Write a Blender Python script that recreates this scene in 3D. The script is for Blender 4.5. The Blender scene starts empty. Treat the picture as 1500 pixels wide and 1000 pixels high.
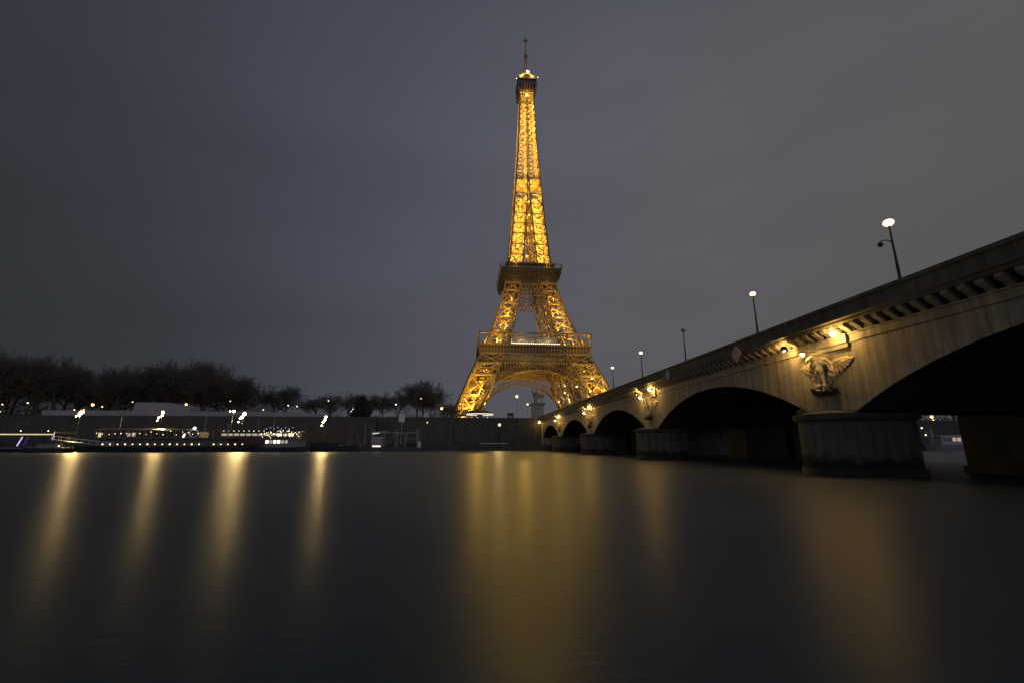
import bpy, math, random
from mathutils import Vector, Matrix, Quaternion

R = math.radians
SC = bpy.context.scene
COL = SC.collection
PI = math.pi

# ------------------------------------------------------------------ camera
cam_d = bpy.data.cameras.new("camera")
cam_d.sensor_width = 36.0
cam_d.lens = 647.255 / 1500 * 36
cam_d.clip_start = 0.1
cam_d.clip_end = 6000
cam = bpy.data.objects.new("camera", cam_d)
COL.objects.link(cam)
cam.location = (0, 0, 2.10)
cam.rotation_euler = (R(90 + 13.02), 0, R(-5.60))
SC.camera = cam

# ------------------------------------------------------------------ world: overcast sky after sunset
W = bpy.data.worlds.new("World")
SC.world = W
W.use_nodes = True
nt = W.node_tree
nt.nodes.clear()
def N(t, typ, **k):
    n = t.nodes.new(typ)
    for a, b in k.items():
        setattr(n, a, b)
    return n
def world_setup():
    L = nt.links
    out = N(nt, "ShaderNodeOutputWorld")
    add = N(nt, "ShaderNodeAddShader")
    b1 = N(nt, "ShaderNodeBackground"); b2 = N(nt, "ShaderNodeBackground")
    sky = N(nt, "ShaderNodeTexSky", sky_type='NISHITA', sun_disc=False)
    sky.sun_elevation = R(-4); sky.sun_rotation = R(160); sky.air_density = 1.5; sky.dust_density = 3
    b1.inputs['Strength'].default_value = 0.10
    L.new(sky.outputs[0], b1.inputs['Color'])
    tc = N(nt, "ShaderNodeTexCoord")
    sep = N(nt, "ShaderNodeSeparateXYZ"); L.new(tc.outputs['Generated'], sep.inputs[0])
    # brightness of the cloud deck from left (upstream, darker) to right
    rx = N(nt, "ShaderNodeValToRGB"); rx.color_ramp.interpolation = 'B_SPLINE'
    mx = N(nt, "ShaderNodeMapRange"); mx.inputs[1].default_value = -1; mx.inputs[2].default_value = 1
    L.new(sep.outputs['X'], mx.inputs[0]); L.new(mx.outputs[0], rx.inputs[0])
    e = rx.color_ramp.elements
    e[0].position = 0.0; e[0].color = (0.016, 0.018, 0.020, 1)
    e[1].position = 1.0; e[1].color = (0.085, 0.080, 0.078, 1)
    for p, c in ((0.22, (0.034, 0.038, 0.046, 1)), (0.36, (0.056, 0.063, 0.085, 1)), (0.55, (0.090, 0.090, 0.115, 1)), (0.78, (0.098, 0.097, 0.106, 1))):
        k = rx.color_ramp.elements.new(p); k.color = c
    # vertical: a little darker and warmer low down
    rz = N(nt, "ShaderNodeValToRGB"); rz.color_ramp.interpolation = 'B_SPLINE'
    L.new(sep.outputs['Z'], rz.inputs[0])
    e = rz.color_ramp.elements
    e[0].position = 0.0; e[0].color = (1.16, 1.02, 0.96, 1)
    e[1].position = 1.0; e[1].color = (0.52, 0.56, 0.58, 1)
    for p, c in ((0.25, (1.0, 0.94, 0.92, 1)), (0.5, (1.06, 1.04, 1.05, 1)), (0.66, (0.97, 0.98, 0.98, 1)), (0.8, (0.80, 0.82, 0.83, 1))):
        k = rz.color_ramp.elements.new(p); k.color = c
    mp = N(nt, "ShaderNodeMapping"); mp.inputs['Scale'].default_value = (1.1, 1.4, 4.2)
    mp.inputs['Rotation'].default_value = (0, R(-14), 0)
    L.new(tc.outputs['Generated'], mp.inputs[0])
    nz = N(nt, "ShaderNodeTexNoise"); nz.inputs['Scale'].default_value = 1.7; nz.inputs['Detail'].default_value = 4; nz.inputs['Roughness'].default_value = 0.5
    L.new(mp.outputs[0], nz.inputs['Vector'])
    mr = N(nt, "ShaderNodeMapRange"); mr.inputs[1].default_value = 0.3; mr.inputs[2].default_value = 0.7; mr.inputs[3].default_value = 0.93; mr.inputs[4].default_value = 1.07
    L.new(nz.outputs[0], mr.inputs[0])
    m1 = N(nt, "ShaderNodeMix", data_type='RGBA', blend_type='MULTIPLY'); m1.inputs[0].default_value = 1
    L.new(rx.outputs[0], m1.inputs[6]); L.new(rz.outputs[0], m1.inputs[7])
    m2 = N(nt, "ShaderNodeVectorMath", operation='SCALE')
    # the unseen sky behind the camera is brightened to fill the bridge face
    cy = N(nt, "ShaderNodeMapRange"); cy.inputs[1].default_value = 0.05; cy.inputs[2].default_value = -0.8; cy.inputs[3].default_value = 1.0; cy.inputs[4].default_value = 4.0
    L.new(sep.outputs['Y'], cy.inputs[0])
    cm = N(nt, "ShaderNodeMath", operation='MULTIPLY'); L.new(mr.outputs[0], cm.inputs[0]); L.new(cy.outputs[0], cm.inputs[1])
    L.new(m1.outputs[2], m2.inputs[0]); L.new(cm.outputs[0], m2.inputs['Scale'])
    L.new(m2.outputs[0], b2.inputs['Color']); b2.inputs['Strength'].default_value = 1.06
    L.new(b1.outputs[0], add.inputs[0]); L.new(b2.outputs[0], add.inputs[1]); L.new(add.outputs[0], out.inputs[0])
world_setup()

SC.view_settings.view_transform = 'Standard'
SC.view_settings.look = 'None'
SC.view_settings.exposure = 0
SC.view_settings.gamma = 1
SC.render.engine = 'CYCLES'
SC.cycles.use_denoising = True
SC.cycles.max_bounces = 5
SC.cycles.diffuse_bounces = 3
SC.cycles.glossy_bounces = 3
SC.cycles.sample_clamp_indirect = 4
SC.cycles.use_light_tree = True

# ------------------------------------------------------------------ materials
MATS = {}
def base_mat(name):
    m = bpy.data.materials.new(name); m.use_nodes = True
    MATS[name] = m
    return m, m.node_tree, m.node_tree.nodes["Principled BSDF"]
def mat(name, col, rough=0.7, metal=0.0, var=0.25, scale=2.0, bump=0.0, spec=0.5, stretch=(1, 1, 1)):
    m, t, b = base_mat(name)
    L = t.links
    b.inputs['Roughness'].default_value = rough; b.inputs['Metallic'].default_value = metal
    b.inputs['Specular IOR Level'].default_value = spec
    tc = N(t, "ShaderNodeTexCoord"); mp = N(t, "ShaderNodeMapping"); mp.inputs['Scale'].default_value = stretch
    L.new(tc.outputs['Object'], mp.inputs[0])
    nz = N(t, "ShaderNodeTexNoise"); nz.inputs['Scale'].default_value = scale; nz.inputs['Detail'].default_value = 6; nz.inputs['Roughness'].default_value = 0.6
    L.new(mp.outputs[0], nz.inputs['Vector'])
    r = N(t, "ShaderNodeValToRGB")
    e = r.color_ramp.elements
    e[0].position = 0.3; e[1].position = 0.72
    e[0].color = tuple(c * (1 - var) for c in col) + (1,)
    e[1].color = tuple(min(1, c * (1 + var)) for c in col) + (1,)
    L.new(nz.outputs[0], r.inputs[0]); L.new(r.outputs[0], b.inputs['Base Color'])
    if bump:
        bp = N(t, "ShaderNodeBump"); bp.inputs['Strength'].default_value = bump; bp.inputs['Distance'].default_value = 0.05
        L.new(nz.outputs[0], bp.inputs['Height']); L.new(bp.outputs[0], b.inputs['Normal'])
    return m
def glow(name, col, s):
    m, t, b = base_mat(name)
    b.inputs['Base Color'].default_value = (0.8, 0.8, 0.8, 1)
    b.inputs['Emission Color'].default_value = tuple(col) + (1,)
    b.inputs['Emission Strength'].default_value = s
    return m
def stone(name, col, joints=(2.2, 0.55), streak=0.5, axis='Y', mortar=0.82):
    """weathered ashlar: blocks, blotches and runs of dirt down the face"""
    m, t, b = base_mat(name)
    L = t.links
    b.inputs['Roughness'].default_value = 0.85; b.inputs['Specular IOR Level'].default_value = 0.25
    tc = N(t, "ShaderNodeTexCoord")
    sp = N(t, "ShaderNodeSeparateXYZ"); L.new(tc.outputs['Object'], sp.inputs[0])
    cb = N(t, "ShaderNodeCombineXYZ")
    L.new(sp.outputs[axis], cb.inputs[0]); L.new(sp.outputs['Z'], cb.inputs[1])
    br = N(t, "ShaderNodeTexBrick"); br.inputs['Scale'].default_value = 1
    br.inputs['Brick Width'].default_value = joints[0]; br.inputs['Row Height'].default_value = joints[1]
    br.inputs['Mortar Size'].default_value = 0.018
    br.inputs['Color1'].default_value = (0.92, 0.92, 0.92, 1); br.inputs['Color2'].default_value = (1.06, 1.06, 1.06, 1); br.inputs['Mortar'].default_value = (mortar, mortar, mortar, 1)
    L.new(cb.outputs[0], br.inputs['Vector'])
    mp = N(t, "ShaderNodeMapping"); mp.inputs['Scale'].default_value = (1.6, 1.6, 0.10)
    L.new(tc.outputs['Object'], mp.inputs[0])
    st = N(t, "ShaderNodeTexNoise"); st.inputs['Scale'].default_value = 1.2; st.inputs['Detail'].default_value = 6; st.inputs['Roughness'].default_value = 0.65
    L.new(mp.outputs[0], st.inputs['Vector'])
    sr = N(t, "ShaderNodeMapRange"); sr.inputs[1].default_value = 0.36; sr.inputs[2].default_value = 0.62; sr.inputs[3].default_value = 1 - streak; sr.inputs[4].default_value = 1.08
    L.new(st.outputs[0], sr.inputs[0])
    nz = N(t, "ShaderNodeTexNoise"); nz.inputs['Scale'].default_value = 0.55; nz.inputs['Detail'].default_value = 8; nz.inputs['Roughness'].default_value = 0.7
    L.new(tc.outputs['Object'], nz.inputs['Vector'])
    rr = N(t, "ShaderNodeValToRGB"); e = rr.color_ramp.elements
    e[0].position = 0.3; e[1].position = 0.7
    e[0].color = (col[0] * .72, col[1] * .74, col[2] * .78, 1); e[1].color = (col[0] * 1.2, col[1] * 1.17, col[2] * 1.1, 1)
    L.new(nz.outputs[0], rr.inputs[0])
    a = N(t, "ShaderNodeMix", data_type='RGBA', blend_type='MULTIPLY'); a.inputs[0].default_value = 1
    L.new(rr.outputs[0], a.inputs[6]); L.new(br.outputs[0], a.inputs[7])
    v = N(t, "ShaderNodeVectorMath", operation='SCALE'); L.new(a.outputs[2], v.inputs[0]); L.new(sr.outputs[0], v.inputs['Scale'])
    L.new(v.outputs[0], b.inputs['Base Color'])
    bp = N(t, "ShaderNodeBump"); bp.inputs['Strength'].default_value = 0.35; bp.inputs['Distance'].default_value = 0.04
    ad = N(t, "ShaderNodeMath", operation='ADD'); L.new(br.outputs[0], ad.inputs[0]); L.new(nz.outputs[0], ad.inputs[1])
    L.new(ad.outputs[0], bp.inputs['Height']); L.new(bp.outputs[0], b.inputs['Normal'])
    return m
def water_mat():
    """slow turbid river: dim body colour under a rough, wave-averaged reflection"""
    m = bpy.data.materials.new("river water"); m.use_nodes = True; t = m.node_tree; t.nodes.clear()
    L = t.links
    out = N(t, "ShaderNodeOutputMaterial"); mix = N(t, "ShaderNodeMixShader")
    df = N(t, "ShaderNodeBsdfDiffuse"); gl = N(t, "ShaderNodeBsdfGlossy")
    df.inputs['Color'].default_value = (0.037, 0.051, 0.060, 1)
    gl.inputs['Color'].default_value = (1, 1, 1, 1)
    tc = N(t, "ShaderNodeTexCoord")
    mp = N(t, "ShaderNodeMapping"); mp.inputs['Scale'].default_value = (0.035, 0.22, 1)
    L.new(tc.outputs['Object'], mp.inputs[0])
    nz = N(t, "ShaderNodeTexNoise"); nz.inputs['Scale'].default_value = 1; nz.inputs['Detail'].default_value = 4
    L.new(mp.outputs[0], nz.inputs['Vector'])
    mr = N(t, "ShaderNodeMapRange"); mr.inputs[1].default_value = 0.3; mr.inputs[2].default_value = 0.7; mr.inputs[3].default_value = 0.30; mr.inputs[4].default_value = 0.36
    L.new(nz.outputs[0], mr.inputs[0]); L.new(mr.outputs[0], gl.inputs['Roughness'])
    mp2 = N(t, "ShaderNodeMapping"); mp2.inputs['Scale'].default_value = (1.6, 7.0, 1)
    L.new(tc.outputs['Object'], mp2.inputs[0])
    n2 = N(t, "ShaderNodeTexNoise"); n2.inputs['Scale'].default_value = 1; n2.inputs['Detail'].default_value = 3
    L.new(mp2.outputs[0], n2.inputs['Vector'])
    bp = N(t, "ShaderNodeBump"); bp.inputs['Strength'].default_value = 0.15; bp.inputs['Distance'].default_value = 0.05
    L.new(n2.outputs[0], bp.inputs['Height']); L.new(bp.outputs[0], gl.inputs['Normal'])
    fr = N(t, "ShaderNodeFresnel"); fr.inputs['IOR'].default_value = 1.33
    L.new(bp.outputs[0], fr.inputs['Normal'])
    k = N(t, "ShaderNodeMath", operation='MULTIPLY'); L.new(fr.outputs[0], k.inputs[0]); k.inputs[1].default_value = 0.26   # waves shade one another at grazing angles
    L.new(k.outputs[0], mix.inputs[0]); L.new(df.outputs[0], mix.inputs[1]); L.new(gl.outputs[0], mix.inputs[2])
    L.new(mix.outputs[0], out.inputs['Surface'])
    return m

SODIUM = (1.0, 0.61, 0.085)
M_water = water_mat()
M_ground = mat("ground gravel", (0.10, 0.09, 0.08), 0.95, var=0.35, scale=0.6)
M_paving = mat("quay paving", (0.22, 0.20, 0.18), 0.8, var=0.3, scale=0.8)
M_asphalt = mat("asphalt", (0.05, 0.05, 0.05), 0.85, var=0.2, scale=3)
M_stone = stone("pale weathered limestone", (0.36, 0.34, 0.305), streak=0.42)
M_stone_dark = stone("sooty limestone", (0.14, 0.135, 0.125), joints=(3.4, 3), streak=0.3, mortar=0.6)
M_pier = stone("river worn limestone", (0.14, 0.135, 0.115), joints=(1.5, 0.6), streak=0.35, mortar=0.82)
def tide_stain(m):
    """weed and damp creeping up the foot of the stone with a ragged upper edge"""
    t = m.node_tree; L = t.links; b = t.nodes["Principled BSDF"]
    src = b.inputs['Base Color'].links[0].from_socket
    tc = N(t, "ShaderNodeTexCoord"); sp = N(t, "ShaderNodeSeparateXYZ"); L.new(tc.outputs['Object'], sp.inputs[0])
    nz = N(t, "ShaderNodeTexNoise"); nz.inputs['Scale'].default_value = 1.1; nz.inputs['Detail'].default_value = 7; nz.inputs['Roughness'].default_value = .7
    L.new(tc.outputs['Object'], nz.inputs['Vector'])
    a = N(t, "ShaderNodeMath", operation='MULTIPLY_ADD'); L.new(nz.outputs[0], a.inputs[0]); a.inputs[1].default_value = 2.6; L.new(sp.outputs['Z'], a.inputs[2])
    mr = N(t, "ShaderNodeMapRange"); L.new(a.outputs[0], mr.inputs[0]); mr.inputs[1].default_value = 2.2; mr.inputs[2].default_value = 2.75
    mx = N(t, "ShaderNodeMix", data_type='RGBA'); L.new(mr.outputs[0], mx.inputs[0]); mx.inputs[6].default_value = (0.022, 0.024, 0.016, 1); L.new(src, mx.inputs[7])
    L.new(mx.outputs[2], b.inputs['Base Color'])
tide_stain(M_pier)
M_weed = mat("wet weed covered stone", (0.018, 0.020, 0.013), 0.6, var=0.5, scale=3, bump=.5)
M_lichen = mat("lichen blackened stone", (0.07, 0.068, 0.058), 0.9, var=0.45, scale=1.2, bump=.3)
M_vault = mat("dark vault stone", (0.07, 0.065, 0.055), 0.95, var=0.4, scale=0.5)
M_quay = stone("quay wall stone", (0.075, 0.075, 0.07), joints=(1.8, 0.6), streak=0.28, axis='X')
M_carved = mat("carved stone", (0.52, 0.45, 0.34), 0.75, var=0.35, scale=4, bump=.3)
M_leafstone = mat("blackened carved stone", (0.07, 0.065, 0.055), 0.8, var=0.5, scale=5)
M_iron = mat("bronze brown painted iron", (0.19, 0.13, 0.062), 0.5, 0.0, var=0.12, scale=0.3, spec=.3)
M_iron_dark = mat("brown painted plate iron", (0.05, 0.038, 0.028), 0.6, 0.0, var=0.2, scale=0.4)  # unlit tone of the tower's platforms is put into this darker iron colour
M_black = mat("black painted iron", (0.02, 0.02, 0.02), 0.5, 0.3, var=0.3)
M_grey = mat("grey painted steel", (0.25, 0.25, 0.26), 0.5, 0.2, var=0.15)
M_white = mat("off white coating", (0.62, 0.58, 0.58), 0.6, var=0.06, scale=0.3)
M_tent = mat("pale fabric panel", (0.30, 0.275, 0.28), 0.8, var=0.12, scale=0.25)
M_hull = mat("dark hull paint", (0.03, 0.035, 0.045), 0.35, var=0.3)
M_hullw = mat("pale hull paint", (0.16, 0.155, 0.165), 0.4, var=0.2)
M_deck = mat("deck planks", (0.16, 0.11, 0.07), 0.7, var=0.3)
M_red = mat("dull red cloth", (0.11, 0.025, 0.02), 0.8, var=0.3)
M_glass = mat("dark cabin glass", (0.02, 0.025, 0.03), 0.08, 0.0, var=0.2)
M_bark = mat("winter bark", (0.09, 0.076, 0.066), 0.95, var=0.4, scale=1.5)
M_twig = mat("winter twigs", (0.08, 0.069, 0.061), 0.95, var=0.3, scale=1.0)
M_leaf = mat("dark evergreen leaves", (0.022, 0.03, 0.018), 0.7, var=0.5, scale=3)
M_green = mat("lit green leaves", (0.05, 0.22, 0.03), 0.6, var=0.4, scale=6)
M_statue_lit = mat("gold lit stone figure", (0.34, 0.25, 0.14), 0.7, var=0.3, scale=2)  # stone colour lightened to stand in for the gold light on the statue
G_sod = glow("sodium lamp glass", (1.0, 0.68, 0.26), 2500)
G_halo = glow("amber halo shell", (1.0, 0.50, 0.10), 0.9)
G_flood = glow("floodlight lens", (1.0, 0.56, 0.13), 240)
G_globe = glow("frosted lamp globe", (1.0, 0.82, 0.42), 2.3)
G_small = glow("small lamp glass", (1.0, 0.76, 0.42), 2.2)
G_orange = glow("small orange lamp glass", (1.0, 0.42, 0.10), 16)
G_boat = glow("warm boat bulb", (1.0, 0.76, 0.36), 4)
G_strip = glow("yellow light strip", (1.0, 0.66, 0.18), 0.75)
G_window = glow("lit window glass", (1.0, 0.74, 0.36), 0.35)
G_bright = glow("bright white window", (1.0, 0.90, 0.72), 2.2)
G_cool = glow("cool white lamp", (0.85, 0.95, 1.0), 4)
G_violet = glow("violet neon tube", (0.62, 0.45, 1.0), 1.1)
G_blue = glow("blue bulb", (0.25, 0.25, 1.0), 1.6)
G_gallery = glow("gallery bulb", (1.0, 0.88, 0.66), 4.5)
G_beacon = glow("beacon lamp", (1.0, 0.93, 0.72), 40)
M_signp = mat("faded navigation sign face", (0.50, 0.33, 0.30), 0.6, var=0.15)
M_signw = mat("white navigation sign face", (0.30, 0.29, 0.28), 0.6, var=0.15)

# ------------------------------------------------------------------ mesh helper
ICO_V = []; ICO_F = []
def _ico():
    t = (1 + 5 ** .5) / 2
    v = [(-1, t, 0), (1, t, 0), (-1, -t, 0), (1, -t, 0), (0, -1, t), (0, 1, t), (0, -1, -t), (0, 1, -t), (t, 0, -1), (t, 0, 1), (-t, 0, -1), (-t, 0, 1)]
    f = [(0, 11, 5), (0, 5, 1), (0, 1, 7), (0, 7, 10), (0, 10, 11), (1, 5, 9), (5, 11, 4), (11, 10, 2), (10, 7, 6), (7, 1, 8), (3, 9, 4), (3, 4, 2), (3, 2, 6), (3, 6, 8), (3, 8, 9), (4, 9, 5), (2, 4, 11), (6, 2, 10), (8, 6, 7), (9, 8, 1)]
    ICO_V.extend(Vector(p).normalized() for p in v); ICO_F.extend(f)
_ico()
class MB:
    def __init__(s):
        s.v = []; s.f = []
    def add(s, vs, fs):
        o = len(s.v); s.v.extend(vs); s.f.extend(tuple(i + o for i in f) for f in fs)
    def box(s, x0, x1, y0, y1, z0, z1):
        s.add([(x0, y0, z0), (x1, y0, z0), (x1, y1, z0), (x0, y1, z0), (x0, y0, z1), (x1, y0, z1), (x1, y1, z1), (x0, y1, z1)],
              [(0, 3, 2, 1), (4, 5, 6, 7), (0, 1, 5, 4), (1, 2, 6, 5), (2, 3, 7, 6), (3, 0, 4, 7)])
        return s
    def bar(s, a, b, w, h=None, w2=None):
        a = Vector(a); b = Vector(b); d = b - a
        if d.length < 1e-6: return s
        d.normalize(); h = h or w; k = (w2 / w) if w2 else 1
        up = Vector((0, 0, 1)) if abs(d.z) < .9 else Vector((0, 1, 0))
        x = d.cross(up).normalized(); y = x.cross(d)
        vs = []
        for p, q in ((a, 1), (b, k)):
            for i, j in ((-1, -1), (1, -1), (1, 1), (-1, 1)):
                vs.append(tuple(p + x * (i * w / 2 * q) + y * (j * h / 2 * q)))
        s.add(vs, [(0, 3, 2, 1), (4, 5, 6, 7), (0, 1, 5, 4), (1, 2, 6, 5), (2, 3, 7, 6), (3, 0, 4, 7)])
        return s
    def tube(s, pts, rs, n=8, cap=True):
        pts = [Vector(p) for p in pts]
        if not hasattr(rs, '__len__'): rs = [rs] * len(pts)
        o = len(s.v)
        for i, p in enumerate(pts):
            d = (pts[min(i + 1, len(pts) - 1)] - pts[max(i - 1, 0)]).normalized()
            up = Vector((0, 0, 1)) if abs(d.z) < .95 else Vector((1, 0, 0))
            x = d.cross(up).normalized(); y = x.cross(d)
            for k in range(n):
                a = 2 * PI * k / n
                s.v.append(tuple(p + (x * math.cos(a) + y * math.sin(a)) * rs[i]))
        for i in range(len(pts) - 1):
            for k in range(n):
                a = o + i * n + k; b = o + i * n + (k + 1) % n
                s.f.append((a, b, b + n, a + n))
        if cap:
            s.f.append(tuple(o + k for k in reversed(range(n)))); s.f.append(tuple(o + (len(pts) - 1) * n + k for k in range(n)))
        return s
    def lathe(s, prof, c=(0, 0, 0), n=24, a0=0, a1=2 * PI):
        o = len(s.v); full = abs(a1 - a0 - 2 * PI) < 1e-6; m = n if full else n + 1
        for r, z in prof:
            for k in range(m):
                a = a0 + (a1 - a0) * k / n
                s.v.append((c[0] + r * math.cos(a), c[1] + r * math.sin(a), c[2] + z))
        for i in range(len(prof) - 1):
            for k in range(n):
                a = o + i * m + k; b = o + i * m + (k + 1) % m
                s.f.append((a, b, b + m, a + m))
        return s
    def ell(s, c, r, rot=None, n=8, m=6):
        if not hasattr(r, '__len__'): r = (r, r, r)
        M = rot or Matrix.Identity(3); c = Vector(c); o = len(s.v)
        s.v.append(tuple(c + M @ Vector((0, 0, r[2]))))
        for i in range(1, m):
            t = PI * i / m
            for k in range(n):
                a = 2 * PI * k / n
                s.v.append(tuple(c + M @ Vector((r[0] * math.sin(t) * math.cos(a), r[1] * math.sin(t) * math.sin(a), r[2] * math.cos(t)))))
        s.v.append(tuple(c + M @ Vector((0, 0, -r[2])))); e = len(s.v) - 1
        for k in range(n):
            s.f.append((o, o + 1 + k, o + 1 + (k + 1) % n))
            for i in range(m - 2):
                a = o + 1 + i * n + k; b = o + 1 + i * n + (k + 1) % n
                s.f.append((a, a + n, b + n, b))
            a = o + 1 + (m - 2) * n
            s.f.append((e, a + (k + 1) % n, a + k))
        return s
    def ico(s, c, r):
        s.add([(c[0] + p.x * r, c[1] + p.y * r, c[2] + p.z * r) for p in ICO_V], ICO_F)
        return s
    def prism(s, poly, axis, a, b):
        """extrude a polygon given in the two other axes"""
        n = len(poly)
        def P(u, v, w):
            return {'x': (w, u, v), 'y': (u, w, v), 'z': (u, v, w)}[axis]
        o = len(s.v)
        s.v.extend(P(u, v, a) for u, v in poly); s.v.extend(P(u, v, b) for u, v in poly)
        s.f.append(tuple(o + i for i in range(n))); s.f.append(tuple(o + n + i for i in reversed(range(n))))
        for i in range(n):
            j = (i + 1) % n
            s.f.append((o + i, o + n + i, o + n + j, o + j))
        return s
    def mesh(s, name, m, smooth=False):
        me = bpy.data.meshes.new(name)
        me.from_pydata(s.v, [], s.f); me.update()
        import bmesh
        bm = bmesh.new(); bm.from_mesh(me); bmesh.ops.recalc_face_normals(bm, faces=bm.faces); bm.to_mesh(me); bm.free()
        me.materials.append(m)
        if smooth:
            me.polygons.foreach_set('use_smooth', [True] * len(me.polygons))
        return me
    def build(s, name, m, parent=None, smooth=False, loc=None):
        o = bpy.data.objects.new(name, s.mesh(name, m, smooth))
        COL.objects.link(o)
        if parent is not None: o.parent = parent
        if loc is not None: o.location = loc
        return o
def tag(o, label=None, cat=None, group=None, kind=None):
    if label: o['label'] = label
    if cat: o['category'] = cat
    if group: o['group'] = group
    if kind: o['kind'] = kind
    return o
def thing(name, label, cat, loc=(0, 0, 0), rz=0, group=None):
    o = bpy.data.objects.new(name, None); COL.objects.link(o)
    o.empty_display_size = .5
    o.location = loc; o.rotation_euler = (0, 0, rz)
    return tag(o, label, cat, group)
KIDS = {}
def copy_tree(o, parent=None):
    c = o.copy(); COL.objects.link(c)
    if parent is not None: c.parent = parent
    for ch in [k for k in COL.objects if k.parent == o]:
        copy_tree(ch, c)
    return c
def fuse(mb, name, m, parent, voxel, loc=None):
    """melt overlapping lumps into one continuous surface"""
    o = mb.build(name, m)
    md = o.modifiers.new('r', 'REMESH'); md.mode = 'VOXEL'; md.voxel_size = voxel
    ms = o.modifiers.new('s', 'SMOOTH'); ms.factor = .5; ms.iterations = 2
    dg = bpy.context.evaluated_depsgraph_get()
    me = bpy.data.meshes.new_from_object(o.evaluated_get(dg))
    o.modifiers.clear(); old = o.data; o.data = me; bpy.data.meshes.remove(old)
    me.polygons.foreach_set('use_smooth', [True] * len(me.polygons))
    if not me.materials: me.materials.append(m)
    if parent is not None: o.parent = parent
    if loc: o.location = loc
    return o
def rot_to(d, roll=0):
    return Vector(d).to_track_quat('Z', 'Y').to_matrix()
def interp(tab, z):
    if z <= tab[0][0]: return tab[0][1]
    for (a, u), (b, v) in zip(tab, tab[1:]):
        if z <= b: return u + (v - u) * (z - a) / (b - a)
    return tab[-1][1]

# ------------------------------------------------------------------ the setting
GZ = 10.0      # level of the upper bank
mb = MB(); mb.add([(-900, -60, 0), (900, -60, 0), (900, 141.2, 0), (-900, 141.2, 0)], [(0, 1, 2, 3)])
tag(mb.build("water", M_water), kind='structure')
mb = MB(); mb.add([(-900, 158.6, GZ), (900, 158.6, GZ), (900, 1500, GZ), (-900, 1500, GZ)], [(0, 1, 2, 3)])
tag(mb.build("ground", M_ground), kind='structure')
mb = MB().box(-900, 900, 141, 158.05, -2, 1.9)
tag(mb.build("lower_quay", M_quay), kind='structure')
mb = MB().box(-900, 24.5, -60, -3, -2, 0.6)
tag(mb.build("near_bank", M_paving), kind='structure')
mb = MB(); mb.add([(-900, 164, GZ + .004), (900, 164, GZ + .004), (900, 176, GZ + .004), (-900, 176, GZ + .004)], [(0, 1, 2, 3)])
tag(mb.build("road", M_asphalt), kind='structure')

BX = 25.85          # river face of the bridge
BX2 = 56.4
def quay_wall(x0, x1, label):
    t = thing("quay_wall", label, "quay wall", ((x0 + x1) / 2, 158, 1.9))
    cx = (x0 + x1) / 2
    MB().box(x0 - cx, x1 - cx, 0, .9, 0, 8.15).build("wall", M_quay, t)
    MB().box(x0 - cx, x1 - cx, -.18, .9, 8.15, 8.4).build("string_course", M_quay, t)
    x = -240.0
    while x < 240:
        if x0 + 2 < x < x1 - 2: MB().prism([(-.55, 0), (0, 0), (0, 8.14), (-.12, 8.14)], 'x', x - cx - .7, x - cx + .7).build("buttress", M_quay, t)
        x += 18
    MB().box(x0 - cx, x1 - cx, .1, .5, 8.4, 9.1).build("parapet", M_quay, t)
    MB().box(x0 - cx, x1 - cx, .02, .58, 9.1, 9.27).build("coping", M_quay, t)
quay_wall(-900, BX + .2, "long stone quay wall with parapet, left of the bridge across the river")
quay_wall(BX2, 900, "stone quay wall beyond the bridge, seen through the near arch")

# ------------------------------------------------------------------ bridge
Y0 = -0.35; SP = 27.7; PW = 4.05; PITCH = SP + PW
ZS, ZC = 4.28, 7.9
bridge = thing("stone_bridge", "long pale stone bridge with five low arches and carved eagles over its piers", "bridge", (BX, 0, 0))
def arch_pts(y0, n=26, grow=0.0):
    rise = ZC - ZS; half = SP / 2; Rr = (half * half + rise * rise) / (2 * rise); zc = ZC - Rr
    a = math.asin(half / Rr)
    return [(y0 + half + (Rr + grow) * math.sin(-a + 2 * a * i / n), zc + (Rr + grow) * math.cos(-a + 2 * a * i / n)) for i in range(n + 1)]
ARCH = [Y0 + k * PITCH for k in range(5)]
PIERY = [Y0 + k * PITCH - PW / 2 for k in range(1, 5)]
YE = ARCH[-1] + SP
ZT = 9.0
def spandrel(x_face, x_back, name):
    m = MB()
    for k, y0 in enumerate(ARCH):
        pts = arch_pts(y0)
        for (ya, za), (yb, zb) in zip(pts, pts[1:]):
            for x, fl in ((x_face, 0), (x_back, 1)):
                m.add([(x, ya, za), (x, yb, zb), (x, yb, ZT), (x, ya, ZT)], [(0, 1, 2, 3)])
    # above piers and abutments
    edges = [(ARCH[k] + SP, ARCH[k + 1]) for k in range(4)] + [(-9, ARCH[0]), (YE, YE + 3.2)]
    for a, b in edges:
        zb = ZS if (a > 0 and b < YE + 1) else -1
        for x in (x_face, x_back):
            m.add([(x, a, zb), (x, b, zb), (x, b, ZT), (x, a, ZT)], [(0, 1, 2, 3)])
        if zb < 0:
            for y in (a, b):
                m.add([(x_face, y, zb), (x_back, y, zb), (x_back, y, ZT), (x_face, y, ZT)], [(0, 1, 2, 3)])
    return m
spandrel(0, BX2 - BX, "").build("spandrel_wall", M_stone, bridge)
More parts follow.
